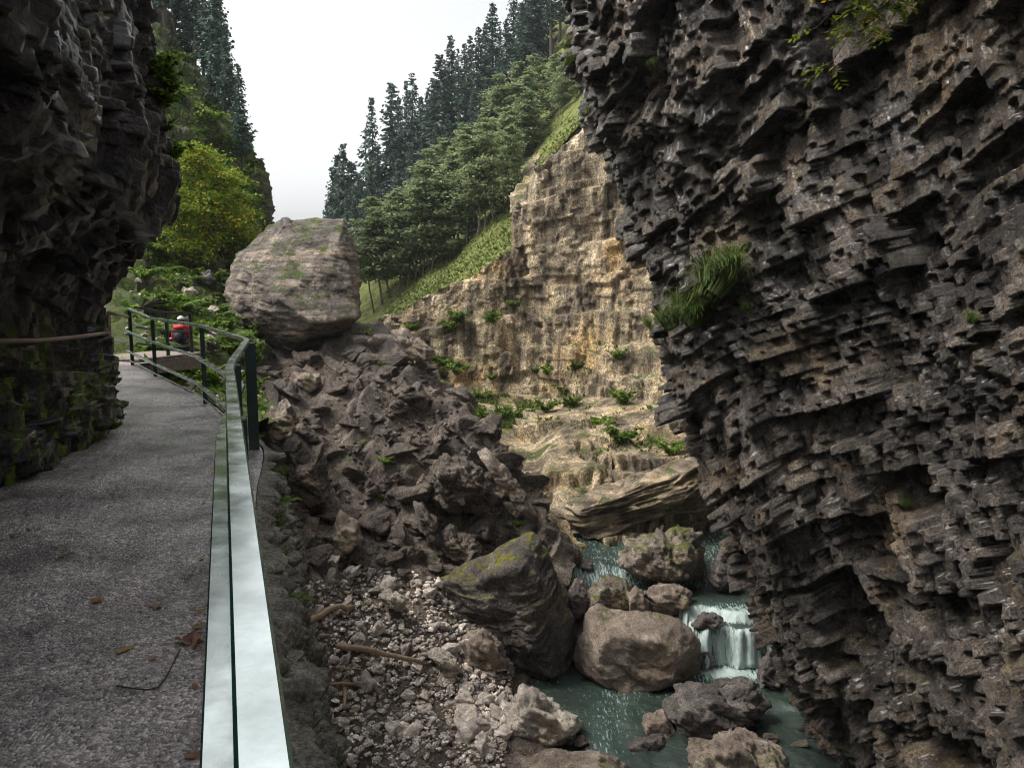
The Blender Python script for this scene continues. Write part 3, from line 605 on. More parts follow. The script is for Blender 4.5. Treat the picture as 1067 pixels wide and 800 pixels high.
for x, y, z in BR[1:]: post(x, y, -.25, z - .02, .06, br)
fb = empty('footbridge', (-7.3, 15, .25), 'small weathered plank footbridge at the far end of the path', 'footbridge')
def prism(name, poly, z0, z1, mat, parent):
    n = len(poly); V = [(x, y, z0) for x, y in poly] + [(x, y, z1) for x, y in poly]
    bm = bmesh.new(); vs = [bm.verts.new(v) for v in V]
    bm.faces.new(vs[:n][::-1]); bm.faces.new(vs[n:])
    for i in range(n): bm.faces.new((vs[i], vs[(i + 1) % n], vs[n + (i + 1) % n], vs[n + i]))
    bmesh.ops.recalc_face_normals(bm, faces=bm.faces[:]); bmesh.ops.bevel(bm, geom=bm.edges[:], offset=.01, segments=1, affect='EDGES')
    me = bpy.data.meshes.new(name); bm.to_mesh(me); bm.free(); return link(name, me, M[mat], parent)
dx, dy = .34, .94
for i in range(9):                                                  # planks across the deck
    s = i * .2
    poly = [(s * dx - .02, s * dy), (s * dx + .19 * dx - .02, s * dy + .19 * dy), (s * dx + .19 * dx - 1.3, s * dy + .19 * dy + .42), (s * dx - 1.3, s * dy + .42)]
    prism('plank', poly, -.05, .0, 'deck', fb)
prism('beam', [(.0, .0), (1.7 * dx, 1.7 * dy), (1.7 * dx - .14, 1.7 * dy + .05), (-.14, .05)], -.33, -.054, 'deck', fb)
prism('beam', [(-1.1, .4), (1.7 * dx - 1.1, 1.7 * dy + .4), (1.7 * dx - 1.24, 1.7 * dy + .45), (-1.24, .45)], -.33, -.054, 'deck', fb)
wh = empty('wall_handrail', P(113, 347, 8.6), 'rusty pipe handrail bolted along the dark overhanging rock wall', 'handrail'); o0 = np.array(wh.location)
pts = np.array([P(114, 346.5, 8.3), P(88, 350, 7.3), P(48, 354, 6.5), P(4, 355, 5.9), P(-70, 357, 5.3), P(-200, 362, 4.2)]) - o0
s = Soup(); s.tube(catmull(pts, np.linspace(0, 5, 30)), .019, 8); link('pipe', s.build('pipe', True), M['cable'], wh)
for q in (0, 2, 4):
    s = Soup(); s.tube([pts[q], pts[q] + (-.12, .02, -.03), pts[q] + (-.5, .08, -.08)], .02, 6); link('bracket', s.build('bracket', True), M['cable'], wh)
s = Soup(); s.tube([np.array(P(114, 350, 8.3)) - o0, np.array(P(113, 328, 8.3)) - o0], .022, 8); link('end_post', s.build('end_post', True), M['cable'], wh)
s = Soup(); s.tube([np.array(P(113, 326, 8.3)) - o0, np.array(P(134, 330, 14.7)) - o0], .02, 8); link('cable', s.build('cable', True), M['cable'], wh)
# ------------------------------------------------------------------ boulders and rocks
ICO = {}
def ico(n):
    if n not in ICO:
        bm = bmesh.new(); bmesh.ops.create_icosphere(bm, subdivisions=n, radius=1)
        bm.verts.ensure_lookup_table()
        ICO[n] = (np.array([v.co[:] for v in bm.verts], F32), np.array([[v.index for v in f.verts] for f in bm.faces], np.int32)); bm.free()
    return ICO[n]
def hull_rock(name, pts, n=6, soft=14., disp=None):
    """rounded hull of the given points, broken up by disp"""
    pts = np.array(pts, float); c = pts.mean(0); q = pts - c; sz = np.abs(q).max()
    bm = bmesh.new(); [bm.verts.new(v) for v in q]; bmesh.ops.convex_hull(bm, input=bm.verts[:])
    bm.normal_update(); pl = []
    for f in bm.faces:
        nn = np.array(f.normal); dd = nn @ np.array(f.verts[0].co)
        if dd < 0: nn, dd = -nn, -dd
        if f.calc_area() > 1e-7: pl.append((*nn, max(dd, 1e-3)))
    bm.free(); pl = np.array(pl, F32); D, Fc = ico(n)
    den = D @ pl[:, :3].T; inv = np.maximum(den, 1e-4) / pl[:, 3][None]           # 1/r for every plane
    k = soft; mx = inv.max(1, keepdims=True); r = 1 / (mx[:, 0] * (np.sum((inv / mx) ** k, 1)) ** (1 / k))
    # unclipped far corners stay modest
    V = D * r[:, None]; t = np.full(len(V), .5)
    if disp is not None:
        d, t = disp((V + c).astype(F32)); N_ = unit(V / np.maximum(sz, 1e-3) + D * .5); V = V + N_ * d[:, None]
    return make_mesh(name, V, [Fc], True, {'tint': t}), c
def bdisp(s, size=1., amp=1., fr=None):
    fr = frame((.2, -.2, .95), (.9, .3, 0), (-.3, .9, .2)) if fr is None else fr
    def f(p):
        d, t = fracture(p, fr, [((.55 * size, 1.0 * size, .9 * size), .22 * size * amp, 1.), ((.2 * size, .34 * size, .34 * size), .09 * size * amp, 1.), ((.07 * size, .12 * size, .12 * size), .03 * size * amp, 1.)], s)
        return d + .10 * size * amp * fbm(p * .9 / size, 4, s + 3), t
    return f
def boulder(label, outline, Y, depth, mat, seed, n=6, front=None, size=1., amp=1., soft=14., shift=(0, 8), cat='boulder', name='boulder', fr=None, group=None):
    soft *= 2.2; c = np.mean(outline, 0); pts = [P(x, y, Y) for x, y in outline]
    for x, y in outline:
        pts.append(P(c[0] + (x - c[0]) * .62 + shift[0], c[1] + (y - c[1]) * .62 + shift[1], Y - depth * .5))
        pts.append(P(c[0] + (x - c[0]) * .6, c[1] + (y - c[1]) * .55 - 2, Y + depth * .5))
    pts += [P(*f) for f in (front or [])]
    me, cc = hull_rock(name, pts, n, soft, bdisp(seed, size, amp, fr))
    return tag(link(name, me, M[mat], loc=cc), label, cat, group)
FR_S = frame((.06, -.05, 1), (.85, .5, 0), (-.5, .85, 0))
def strata(p):
    d, t = fracture(p, FR_S, [((1.5, 2.2, 2.2), .20, .8), ((.34, 1.3, 1.3), .08, .7), ((.14, .5, .5), .045, .7), ((.12, .15, .15), .025, 1.)], 201)
    return .75 * d + .05 * fbm(p * .5, 4, 205) + .03 * fbm(p * 3, 3, 7), t
big = [(231, 314, 32), (243, 262, 32.6), (290, 227, 33.2), (358, 229, 33), (374, 262, 32), (379, 328, 31), (340, 362, 31.4), (296, 376, 31.8), (244, 348, 31.9),
       (290, 312, 28.5), (326, 338, 28.3), (376, 330, 29.4), (304, 250, 31.0), (354, 250, 30.9), (247, 300, 31.2),
       (300, 262, 36.5), (352, 310, 35.5), (258, 310, 35.5)]
me, cc = hull_rock('boulder', [P(*q) for q in big], 7, 160, strata)
tag(link('boulder', me, M['strata'], loc=cc), 'house-sized layered boulder perched on top of the landslide heap', 'boulder')
boulder('small black rock sitting on the crest of the house-sized boulder', [(288, 238), (291, 228), (298, 225), (306, 229), (308, 240), (296, 242)], 32.6, 1.2, 'dark_boulder', 5, 4, size=.4)
W_ = [(447, 600), (470, 590), (520, 570), (554, 552), (567, 560), (586, 600), (602, 645), (598, 675), (590, 706), (560, 714), (525, 702), (500, 690), (468, 650)]
pts = [P(x, y, 20.5) for x, y in W_] + [P(535, 592, 19.2), P(560, 600, 19.3), P(572, 704, 19.2), P(545, 650, 19.5), P(478, 606, 19.6), P(596, 650, 20.0)] + [P(470, 610, 23), P(540, 580, 23.5), P(590, 640, 23), P(560, 690, 22.5), P(490, 670, 22.5)]
me, cc = hull_rock('boulder', pts, 7, 60, bdisp(17, 1.1, .55, frame((-.5, -.2, .8), (.7, -.4, .5), (.3, .9, .2))))
tag(link('boulder', me, M['wedge'], loc=cc), 'huge dark wedge boulder with yellow moss along its slanting top edge', 'boulder')
BL = [
 ('broad tan flat-topped boulder in midstream left of the waterfall', [(596, 685), (600, 655), (618, 627), (640, 629), (700, 640), (722, 654), (734, 680), (731, 700), (715, 716), (680, 724), (640, 730), (628, 714), (600, 702)], 20.3, 2.4, 'boulder', 31, 6, [(625, 690, 19.2), (715, 690, 19.3), (640, 715, 19.1)], 1.0, .42, 30, (0, 14)),
 ('dark cracked flat boulder standing in the pool below the waterfall', [(690, 760), (688, 735), (704, 712), (740, 706), (775, 709), (796, 715), (802, 735), (792, 752), (760, 764), (715, 778)], 17.9, 1.9, 'dark_boulder', 37, 6, None, .8, .9, 20, (0, 14)),
 ('grooved grey boulder at the bottom edge beside the right cliff foot', [(703, 800), (714, 770), (735, 759), (770, 751), (802, 768), (826, 790), (834, 840), (710, 850)], 16.2, 2.2, 'boulder', 41, 6, None, .9, 1.1, 16, (0, 14)),
 ('low brown stone in the water at the left foot of the dark cracked boulder', [(646, 777), (664, 765), (690, 762), (698, 772), (690, 788), (655, 788)], 17.0, .8, 'dark_boulder', 43, 5, None, .5, .6, 12, (0, 4)),
 ('brown rock leaning on the left side of the dark cracked boulder', [(666, 760), (671, 744), (690, 738), (706, 756), (698, 778), (672, 772)], 17.6, .9, 'boulder', 44, 5, None, .5, .8, 14, (0, 5)),
 ('pale rounded boulder with white veins at the left bank of the pool', [(516, 748), (530, 728), (546, 711), (560, 713), (582, 730), (606, 744), (612, 757), (592, 777), (560, 789), (530, 790), (514, 772)], 17.3, 1.9, 'pale_boulder', 47, 6, None, .8, .9, 14, (0, 10)),
 ('flat tan boulder cut by the bottom edge in front of the pool', [(522, 802), (534, 789), (580, 780), (630, 783), (658, 795), (664, 840), (520, 840)], 15.9, 2.0, 'boulder', 53, 6, None, .7, .7, 16, (0, 10)),
 ('smooth whitish boulder at the foot of the scree fan', [(460, 792), (467, 776), (490, 769), (521, 774), (530, 790), (522, 815), (463, 815)], 16.3, 1.2, 'pale_boulder', 59, 5, None, .6, .5, 10, (0, 5)),
 ('small smooth white stone above the whitish boulder at the scree foot', [(484, 762), (489, 750), (508, 747), (516, 759), (506, 770), (487, 770)], 16.9, .6, 'pale_boulder', 61, 5, None, .5, .5, 9, (0, 3)),
 ('large round mossy boulder upstream under the striped rock shelf', [(637, 588), (644, 570), (664, 555), (700, 546), (736, 551), (741, 575), (733, 602), (700, 609), (670, 608), (648, 602)], 23.6, 2.6, 'moss_boulder', 67, 6, [(660, 575, 22.5), (700, 565, 22.5)], .9, .9, 14, (0, 8)),
 ('small tan boulder between the broad midstream boulder and the upper pool', [(668, 617), (688, 607), (715, 609), (726, 618), (724, 634), (700, 643), (675, 634)], 22.0, 1.3, 'boulder', 71, 5, None, .7, .8, 14, (0, 4)),
 ('dark pointed mossy boulder behind the broad midstream boulder', [(603, 634), (614, 612), (632, 594), (651, 602), (670, 621), (667, 638), (640, 645), (610, 645)], 22.2, 1.5, 'moss_boulder', 73, 6, [(632, 612, 21.4)], .7, .8, 20, (0, 5)),
 ('dark wet rock splitting the small cascade above the waterfall', [(720, 652), (725, 640), (742, 635), (753, 645), (748, 657), (728, 658)], 20.95, .7, 'dark_boulder', 79, 5, None, .45, .8, 12, (0, 3)),
 ('dark wet block on the left side of the waterfall', [(727, 702), (730, 668), (741, 664), (747, 690), (740, 713)], 20.7, .8, 'dark_boulder', 83, 5, None, .45, .8, 14, (0, 3)),
 ('greenish rock at the left end of the upper stream', [(579, 584), (585, 560), (598, 562), (606, 576), (601, 593), (582, 594)], 24.3, 1.0, 'moss_boulder', 89, 5, None, .5, .8, 12, (0, 3)),
 ('little dark stone in the white upper stream', [(603, 591), (608, 582), (621, 584), (616, 594)], 23.9, .5, 'dark_boulder', 90, 4, None, .4, .7, 10, (0, 2)),
 ('grey rock upstream against the right cliff edge', [(736, 602), (744, 580), (760, 560), (778, 590), (774, 618), (745, 616)], 22.9, 1.2, 'dark_boulder', 91, 5, None, .6, .9, 14, (0, 4)),
 ('dark rock on the right side of the waterfall', [(788, 722), (788, 690), (800, 674), (818, 700), (818, 732)], 19.6, 1.0, 'dark_boulder', 93, 5, None, .5, .9, 14, (0, 4)),
 ('dark shiny rock in the splash under the waterfall', [(732, 716), (748, 706), (775, 704), (790, 712), (775, 722), (745, 722)], 19.4, .7, 'dark_boulder', 95, 5, None, .4, .8, 12, (0, 2)),
 ('small brown stone heap under the dark pointed boulder', [(592, 612), (598, 600), (608, 603), (612, 618), (600, 626)], 22.3, .7, 'boulder', 96, 5, None, .4, .8, 12, (0, 2)),
 ('rust brown block jutting from the heap right of the railing', [(288, 492), (304, 470), (338, 458), (347, 498), (340, 530), (316, 542), (299, 522)], 21.2, 1.8, 'talus_rock', 97, 6, [(310, 500, 20), (335, 520, 20.1)], .8, .9, 22, (0, 5)),
 ('tilted grey slab beside the corner post of the railing', [(268, 457), (275, 430), (299, 413), (316, 438), (306, 455), (285, 467)], 21.2, 1.4, 'boulder', 99, 6, None, .6, .9, 22, (2, 5)),
 ('square brown block above the top of the scree fan', [(333, 562), (354, 533), (376, 544), (380, 567), (355, 583), (339, 577)], 20.3, 1.2, 'boulder', 103, 5, None, .55, .9, 24, (3, 5)),
 ('yellow ochre rock at the top left of the scree fan', [(327, 590), (338, 575), (355, 577), (353, 594), (340, 602)], 19.5, .7, 'pale_boulder', 107, 5, None, .4, .8, 16, (2, 3)),
 ('pale yellowish rock in the middle of the scree fan', [(393, 619), (408, 614), (424, 625), (419, 635), (400, 632)], 19.0, .6, 'pale_boulder', 109, 5, None, .4, .8, 14, (2, 3)),
 ('long tilted slab on the skyline of the heap right of the big boulder', [(406, 344), (419, 339), (456, 367), (453, 380), (430, 377), (409, 354)], 27.4, 1.3, 'boulder', 113, 5, None, .55, .8, 24, (0, 3)),
 ('squarish block just under the house-sized boulder', [(298, 402), (304, 385), (336, 387), (337, 402), (322, 413)], 27.3, 1.2, 'boulder', 127, 5, None, .55, .8, 24, (0, 4)),
 ('long pale rock low on the right edge of the scree fan', [(439, 681), (450, 671), (474, 684), (484, 701), (470, 704)], 18.3, .7, 'pale_boulder', 131, 5, None, .45, .8, 18, (2, 3)),
 ('upright reddish slab in the middle of the heap', [(428, 519), (441, 524), (456, 549), (462, 577), (448, 573), (434, 546)], 21.6, .7, 'talus_rock', 137, 5, None, .5, .7, 24, (0, 3)),
 ('upright dark slab above the reddish slab on the heap', [(396, 470), (404, 461), (414, 470), (414, 495), (400, 493)], 23.8, .7, 'talus_rock', 138, 5, None, .45, .7, 24, (0, 3)),
 ('leaning block at the lower left of the wedge boulder', [(476, 692), (480, 660), (500, 649), (525, 669), (530, 691), (515, 703)], 19.2, 1.2, 'boulder', 139, 5, None, .55, .9, 20, (0, 5)),
 ('smooth slanting slab on the right shoulder of the heap', [(496, 470), (504, 462), (540, 500), (566, 545), (556, 548), (522, 510)], 23.2, .9, 'boulder', 149, 6, None, .6, .6, 24, (-2, 4)),
 ('knobbly dark outcrop on the lower heap above the wedge boulder', [(430, 590), (440, 560), (470, 545), (500, 560), (505, 585), (470, 605)], 22.2, 1.6, 'talus_rock', 151, 6, None, .7, 1.1, 16, (0, 5)),
 ('dark outcrop in the centre of the heap', [(440, 500), (455, 470), (490, 470), (510, 500), (500, 535), (460, 535)], 23.0, 1.8, 'talus_rock', 157, 6, None, .8, 1.1, 16, (0, 6)),
 ('brown block right of the big boulder foot', [(350, 398), (360, 380), (385, 384), (390, 402), (368, 412)], 27.6, 1.2, 'talus_rock', 163, 5, None, .6, 1., 18, (0, 3)),
 ('striped layered rock shelf at the foot of the far ochre cliff', [(572, 530), (600, 512), (660, 500), (700, 478), (745, 470), (748, 530), (700, 546), (640, 562), (590, 575), (568, 560)], 27.6, 3.2, 'shelf', 175, 7, None, 1., 1., 14, (0, 4)),
 ('narrow tan stone wedged between the pointed mossy boulder and the small tan boulder', [(652, 640), (654, 618), (662, 608), (674, 614), (678, 634), (668, 646)], 21.7, 1.0, 'boulder', 177, 5, None, .5, .8, 14, (0, 3)),
 ('dark stone between the wedge boulder and the pointed mossy boulder', [(590, 640), (592, 612), (602, 604), (612, 616), (614, 640), (602, 650)], 21.9, 1.0, 'dark_boulder', 179, 5, None, .5, .8, 14, (0, 3)),
 ('tan stone resting on the grassy lower slope behind the person', [(186, 306), (190, 298), (203, 299), (207, 306), (198, 312)], 31.2, .9, 'pale_boulder', 165, 5, None, .5, .8, 14, (0, 2)),
 ('dark brown rock under the yellow trees on the valley slope', [(208, 297), (209, 284), (219, 281), (226, 290), (222, 299)], 32.5, 1., 'dark_boulder', 167, 5, None, .5, .9, 14, (0, 2)),
]
FR_SH = frame((-.33, -.1, .94), (.94, .1, .33), (0, .95, .2))
def shelf(p):
    d, t = fracture(p, FR_SH, [((.5, 3., 3.), .3, .6), ((.16, 1.3, 1.3), .14, .6), ((.07, .5, .5), .06, .6)], 221); return d + .2 * fbm(p * .6, 3, 5), t
_bd = bdisp
def bdisp(s, *a): return shelf if s == 175 else _bd(s, *a)
for b in BL:
    boulder(b[0], b[1], b[2], b[3], b[4], b[5], b[6], b[7], b[8], b[9], b[10], b[11])
# loose rocks: shared shapes, one object each
def rock_proto(seed, n=3):
    g = np.random.default_rng(seed); pts = unit(g.normal(size=(13, 3))) * g.uniform(.7, 1.1, (13, 1)) * np.array((1, g.uniform(.6, .95), g.uniform(.45, .8)))
    def f(p):
        d, t = fracture(p + seed, frame((.2, -.2, .95), (.9, .3, 0), (-.3, .9, .2)), [((.6, .8, .8), .10, 1.), ((.25, .3, .3), .05, 1.)], seed)
        return d, np.full(len(p), g.uniform(.25, .75)) + .2 * (t - .5)
    return hull_rock('rock', pts, n, 60, f)[0]
PRO = [rock_proto(300 + i, 4) for i in range(12)]
for m in PRO: m.materials.append(M['stone'])
PRT = []
for i in range(6):
    m = rock_proto(330 + i, 5); m.materials.append(M['talus_rock']); PRT.append(m)
def put_rock(me, p, n, size, label, group, name='rock'):
    o = bpy.data.objects.new(name, me); COL.objects.link(o)
    o.location = Vector(p) + Vector(n) * size * .22; o.rotation_euler = (random.uniform(-.6, .6), random.uniform(-.6, .6), random.uniform(0, 6.3)); o.scale = (size, size * random.uniform(.7, 1.1), size * random.uniform(.7, 1.1))
    tag(o, label, 'rock', group)
def scatter(n, name, box, sz, protos, label, group, test=None):
    k = 0
    for p, vn, sn in pick(name, *box, n * 4):
        px, py, _ = proj(p)
        if test and not test(px, py): continue
        put_rock(random.choice(protos), p, sn, random.uniform(*sz) * random.choice((1, .75, .6)), label, group); k += 1
        if k >= n: break
infan = lambda x, y: y > 588 + .25 * abs(x - 395) and x < 545 - .1 * (y - 600)
scatter(70, 'talus_slope', (300, 590, 560, 700), (.18, .5), PRO, 'angular grey rock lying loose on the scree fan', 'loose rocks on the scree fan', infan)
scatter(58, 'talus_slope', (310, 690, 560, 810), (.18, .52), PRO, 'grey-brown rock at the foot of the scree near the stream', 'rocks at the scree foot', infan)
scatter(128, 'talus_slope', (255, 370, 565, 600), (.25, .9), PRT, 'jagged dark rock lodged on the landslide heap', 'jagged rocks on the landslide heap')
scatter(20, 'valley_slope', (160, 290, 265, 370), (.2, .45), PRO, 'grey stone half sunk in the green valley slope', 'stones on the valley slope')
for q in range(18):                                                 # stones round the water's edge
    x, y = random.choice([(3.6 + random.uniform(-2.6, 3.2), random.uniform(15.6, 19)), (random.uniform(1.5, 7), random.uniform(21.5, 25))])
    put_rock(random.choice(PRT), (x, y, float(level(np.array(x), np.array(y))) - .05), (0, 0, 1), random.uniform(.15, .35), 'wet stone poking out of the stream', 'stones in the stream')
def gravel(name, spec, mat):
    D, Fc = ico(1); s = Soup(); g = np.random.default_rng(5)
    for sheetname, box, n, lo, hi, test in spec:
        pk = pick(sheetname, *box, n, g)
        for p, vn, sn in pk:
            if test and not test(*proj(p)[:2]): continue
            r = g.uniform(lo, hi) * (1 if g.random() < .3 else .6)
            V = D * g.uniform(.65, 1.15, (len(D), 1)) * np.array((1, g.uniform(.6, 1), g.uniform(.4, .8))) * r
            m = np.array(Matrix.Rotation(g.uniform(0, 6.3), 3, 'Z') @ Matrix.Rotation(g.uniform(-.8, .8), 3, 'X'))
            s.add(V @ m.T + p + sn * r * .3, Fc, g.random())
    return tag(link(name, s.build(name), M[mat]), kind='stuff')
gravel('gravel', [('talus_slope', (290, 585, 570, 810), 6500, .04, .13, infan), ('valley_slope', (130, 280, 280, 420), 500, .05, .16, None)], 'stone')
gravel('rubble', [('talus_slope', (255, 370, 580, 620), 1500, .05, .17, None)], 'talus_rock')
# driftwood
def stick(label, a, b, r, bend=.1, name='branch', cat='branch', mat='driftwood', group=None):
    a, b = np.array(P(*a)), np.array(P(*b)); L = np.linalg.norm(b - a); k = np.linspace(0, 1, 9)[:, None]
    pts = a + (b - a) * k + np.array((0, 0, 1)) * bend * L * (k * (1 - k)) + .02 * L * RNG.normal(size=(9, 3)) * (k > 0) * (k < 1)
    c = pts.mean(0); s = Soup(); s.tube(pts - c, np.linspace(r, r * .7, 9), 8); return tag(link(name, s.build(name, True), M[mat], loc=c), label, cat, group)
def at_talus(x, y, up=.1):
    p = near('talus_slope', x, y)[0]; return (x, y, p[1] - up * 2)
stick('long straight pale pole lying across the scree fan', at_talus(352, 672, .2), at_talus(441, 691, .2), .075, .03, 'pole', 'pole')
for lab, a, b, r in [('short curved brown branch under the long pole', (381, 708), (397, 722), .06), ('pale broken stick left of the long pole', (343, 662), (300, 668), .04), ('thin stick crossing the lower scree', (310, 716), (372, 712), .045),
                     ('slim grey stick pointing up the scree', (362, 640), (366, 612), .035), ('bleached stick on the lower left scree', (360, 715), (358, 738), .05), ('dark fallen limb at the left of the scree fan', (312, 648), (368, 632), .09),
                     ('thin curved root low on the scree', (345, 742), (350, 775), .04), ('stub of timber near the mossy stones', (372, 706), (392, 709), .06), ('flat wood splinter beside the long pole', (350, 695), (378, 698), .035)]:
    stick(lab, at_talus(*a), at_talus(*b), r)
stick('thin bare twig sticking out from the wall top over the heap', (256, 541, 9.0), (322, 575, 11.5), .012, .1)
# ------------------------------------------------------------------ trees
def spruce(seed, H, rad, base=.1, dens=1.):
    g = np.random.default_rng(seed); t = Soup(); z = np.linspace(-1.5, H, 12)
    t.tube(np.stack([.02 * H * np.sin(z * .2 + seed) * .3, 0 * z, z], 1), np.interp(z, [-1.5, 0, H], [.019 * H, .016 * H, .01]), 8)
    s = Soup(); zz = base * H
    while zz < H * .985:
        f = (zz / H - base) / (1 - base); Lb = rad * (1 - f) ** .8 * (.85 if f > .12 else .5 + 3 * f) + .15
        for k in range(int(g.integers(4, 7) * dens + .5)):
            a = g.uniform(0, 6.28); L = Lb * g.uniform(.55, 1.15); d = np.array((math.cos(a), math.sin(a), 0)); droop = g.uniform(.25, .5) * (1 - .8 * f)
            n = max(3, int(L / .30)); u = np.linspace(.12, 1, n)[:, None]
            p = np.array((0, 0, zz)) + d * u * L + np.array((0, 0, 1)) * (-droop * L * u + .28 * L * u * u * u + .1 * L * u)
            p = p + g.normal(size=p.shape) * .06
            if g.random() < .35: t.tube([p[0] - d * .12 * L, p[-1]], [.035, .01], 3)
            for rep in range(2):
                sd = np.cross(d, (0, 0, 1)) * g.choice([-1, 1], (n, 1)); w = (.16 + .34 * (1 - u)) * min(L, 2.2) * .6 + .16
                ax = unit(sd * g.uniform(.4, 1, (n, 1)) + d * g.uniform(.2, .9, (n, 1)) + np.array((0, 0, -1)) * g.uniform(.1, .9, (n, 1))) * w
                bx = unit(np.cross(ax, g.normal(size=(n, 3)))) * .16
                s.quads(p + ax * .8, ax, bx, np.clip(g.normal(.45, .2, n) + .15 * u[:, 0], 0, 1))
        zz += H * .017 * g.uniform(.7, 1.3) + .05
    return t.build('trunk', True), s.build('crown')
def leafy(seed, H, rad, base=.3, leaf=.28, n_limb=34, per=34, mean=.5, sd=.2, tilt=.35, cone=.6, limbs=True, yellow=0.):
    g = np.random.default_rng(seed); t = Soup(); z = np.linspace(-1., H * .97, 10); wob = np.stack([.05 * H * np.sin(z / H * 4 + seed), .04 * H * np.cos(z / H * 3 + seed), z], 1); wob[:, :2] -= np.array([[.05 * H * math.sin(seed), .04 * H * math.cos(seed)]])
    t.tube(wob, np.interp(z, [-1, 0, H], [.014 * H, .011 * H, .01]), 7); s = Soup()
    for k in range(n_limb):
        f = g.uniform(0, 1) ** .9; zz = (base + (1 - base) * f) * H; a = k * 2.4 + g.uniform(-.5, .5)
        L = rad * ((1 - f) ** cone * .95 + .1) * g.uniform(.6, 1.15) * (1 if f > .1 else .75); o = np.array([np.interp(zz, z, wob[:, i]) for i in range(3)])
        d = np.array((math.cos(a), math.sin(a), g.uniform(-.1, .35))); e = o + d * L
        t.tube([o, o + d * L * .5 + (0, 0, .06 * L), e], [.02 + .004 * H, .015, .006], 4)
        m = int(per * g.uniform(.6, 1.3)); u = g.uniform(.25, 1.08, (m, 1)); w = (.12 + .30 * np.sin(np.clip(u, 0, 1) * 2.6)) * L * .75 + .1
        c = o + d * L * u + g.normal(size=(m, 3)) * np.array((1, 1, .32)) * w * .75 - np.array((0, 0, .12)) * L * u * u
        ax = unit(g.normal(size=(m, 3)) * np.array((1, 1, tilt)) + d * .5) * leaf * g.uniform(.6, 1.2, (m, 1)); bx = unit(np.cross(ax, g.normal(size=(m, 3)) * np.array((tilt, tilt, 1)))) * leaf * .48
        tt = np.clip(g.normal(mean + g.normal() * .1, sd, m), 0, .84); tt = np.where(g.random(m) < yellow * (1 if g.random() < .5 else .2), g.uniform(.88, 1, m), tt)
        s.quads(c, ax, bx, tt)
    return t.build('trunk', True), s.build('crown')
def tree_proto(name, parts, crown_mat, bark, label, cat, group):
    e = empty(name, (0, 0, 0), label, cat, group); link('trunk', parts[0], M[bark], e); link('crown', parts[1], M[crown_mat], e); return e
SPR = [(spruce(1, 20, 3.2, .12), 20), (spruce(2, 22, 2.8, .22), 22), (spruce(3, 18, 3.4, .06), 18), (spruce(4, 21, 2.4, .30, .8), 21), (spruce(5, 19, 2.9, .15, .9), 19), (spruce(6, 20, 2.2, .42, .5), 20), (spruce(7, 17, 3.9, .05, 1.1), 17)]
LIT = [(leafy(21, 11, 2.8, .28, .27, 60, 52, .5, .18), 11), (leafy(22, 12, 2.4, .35, .26, 58, 50, .55, .18), 12), (leafy(23, 10, 2.6, .2, .27, 54, 52, .45, .18), 10), (leafy(24, 12, 3.0, .25, .28, 66, 52, .6, .18, cone=.5), 12)]
ALL = {}
def ground(name, x, y):
    V = SURF[name][0]; i = np.argmin((V[:, 0] - x) ** 2 + (V[:, 1] - y) ** 2); return float(V[i, 2])
used = {}
def plant_tree(kind, i, px, Y, pytop, surf, label, group, wide=1.):
    tbl, cm, bk, nm, cat = {'s': (SPR, 'spruce', 'bark', 'spruce_tree', 'tree'), 'l': (LIT, 'bright_tree', 'pale_bark', 'broadleaf_tree', 'tree')}[kind]
    parts, h0 = tbl[i % len(tbl)]; x = P(px, 300, Y)[0]; z = ground(surf, x, Y) - .4; zt = P(px, pytop, Y)[2]
    k = max(.3, (zt - z) / h0)
    if (kind, i % len(tbl)) not in used:
        e = tree_proto(nm, parts, cm, bk, label, cat, group); used[(kind, i % len(tbl))] = e
        e.location = (x, Y, z); e.scale = (k * wide, k * wide, k); e.rotation_euler = (0, 0, random.uniform(0, 6.3)); return e
    return copy_tree(used[(kind, i % len(tbl))], (x, Y, z), (0, 0, random.uniform(0, 6.3)), (k * wide, k * wide, k), label, group)
skyline = [(343, 100, 215), (349, 104, 172), (355, 110, 160), (361, 98, 148), (369, 106, 168), (377, 100, 180), (384, 108, 135), (391, 104, 98), (397, 109, 150), (388, 96, 170), (366, 92, 200),
           (412, 104, 84), (419, 110, 98), (427, 106, 82), (433, 103, 74), (441, 108, 100), (448, 103, 90), (455, 110, 84), (461, 100, 56), (466, 106, 62), (472, 102, 36), (479, 98, 50), (486, 105, 44), (492, 100, 34), (500, 97, 26), (507, 104, 22), (514, 98, 2), (521, 103, 24), (528, 95, 18), (535, 100, -15), (543, 95, 2), (550, 101, -30), (557, 94, -20), (565, 98, -45), (573, 91, -35), (582, 96, -70), (592, 90, -60), (605, 92, -95), (620, 90, -120)]
for q, (px, Y, yt) in enumerate(skyline):
    lab, grp = ('dark spruce in the separate left clump on the skyline', 'spruces of the left skyline clump') if px < 405 else ('tall dark spruce on the skyline of the far hillside', 'spruces on the hillside skyline')
    if (px, yt) == (514, 2): lab = 'tallest dark spruce, its tip at the top edge against the white sky'
    if (px, yt) == (391, 98): lab = 'tallest spruce of the separate left clump on the skyline'
    plant_tree('s', q * 3 + q // 4, px, Y, yt, 'hillside', lab, grp, random.uniform(.75, 1.4))
for q, (px, Y, yt) in enumerate([(371, 84, 205), (378, 78, 222), (364, 88, 190), (384, 88, 195), (396, 92, 195), (405, 90, 200), (418, 92, 165), (430, 90, 150), (442, 92, 140), (455, 90, 128), (468, 92, 118), (480, 88, 120), (495, 90, 92), (508, 88, 80), (380, 72, 250), (388, 80, 215), (374, 94, 180), (369, 75, 235)]):
    plant_tree('s', q * 2 + 1, px, Y, yt, 'hillside', 'dark spruce in the second row behind the light green trees', 'spruces behind the light green trees', random.uniform(1., 1.35))
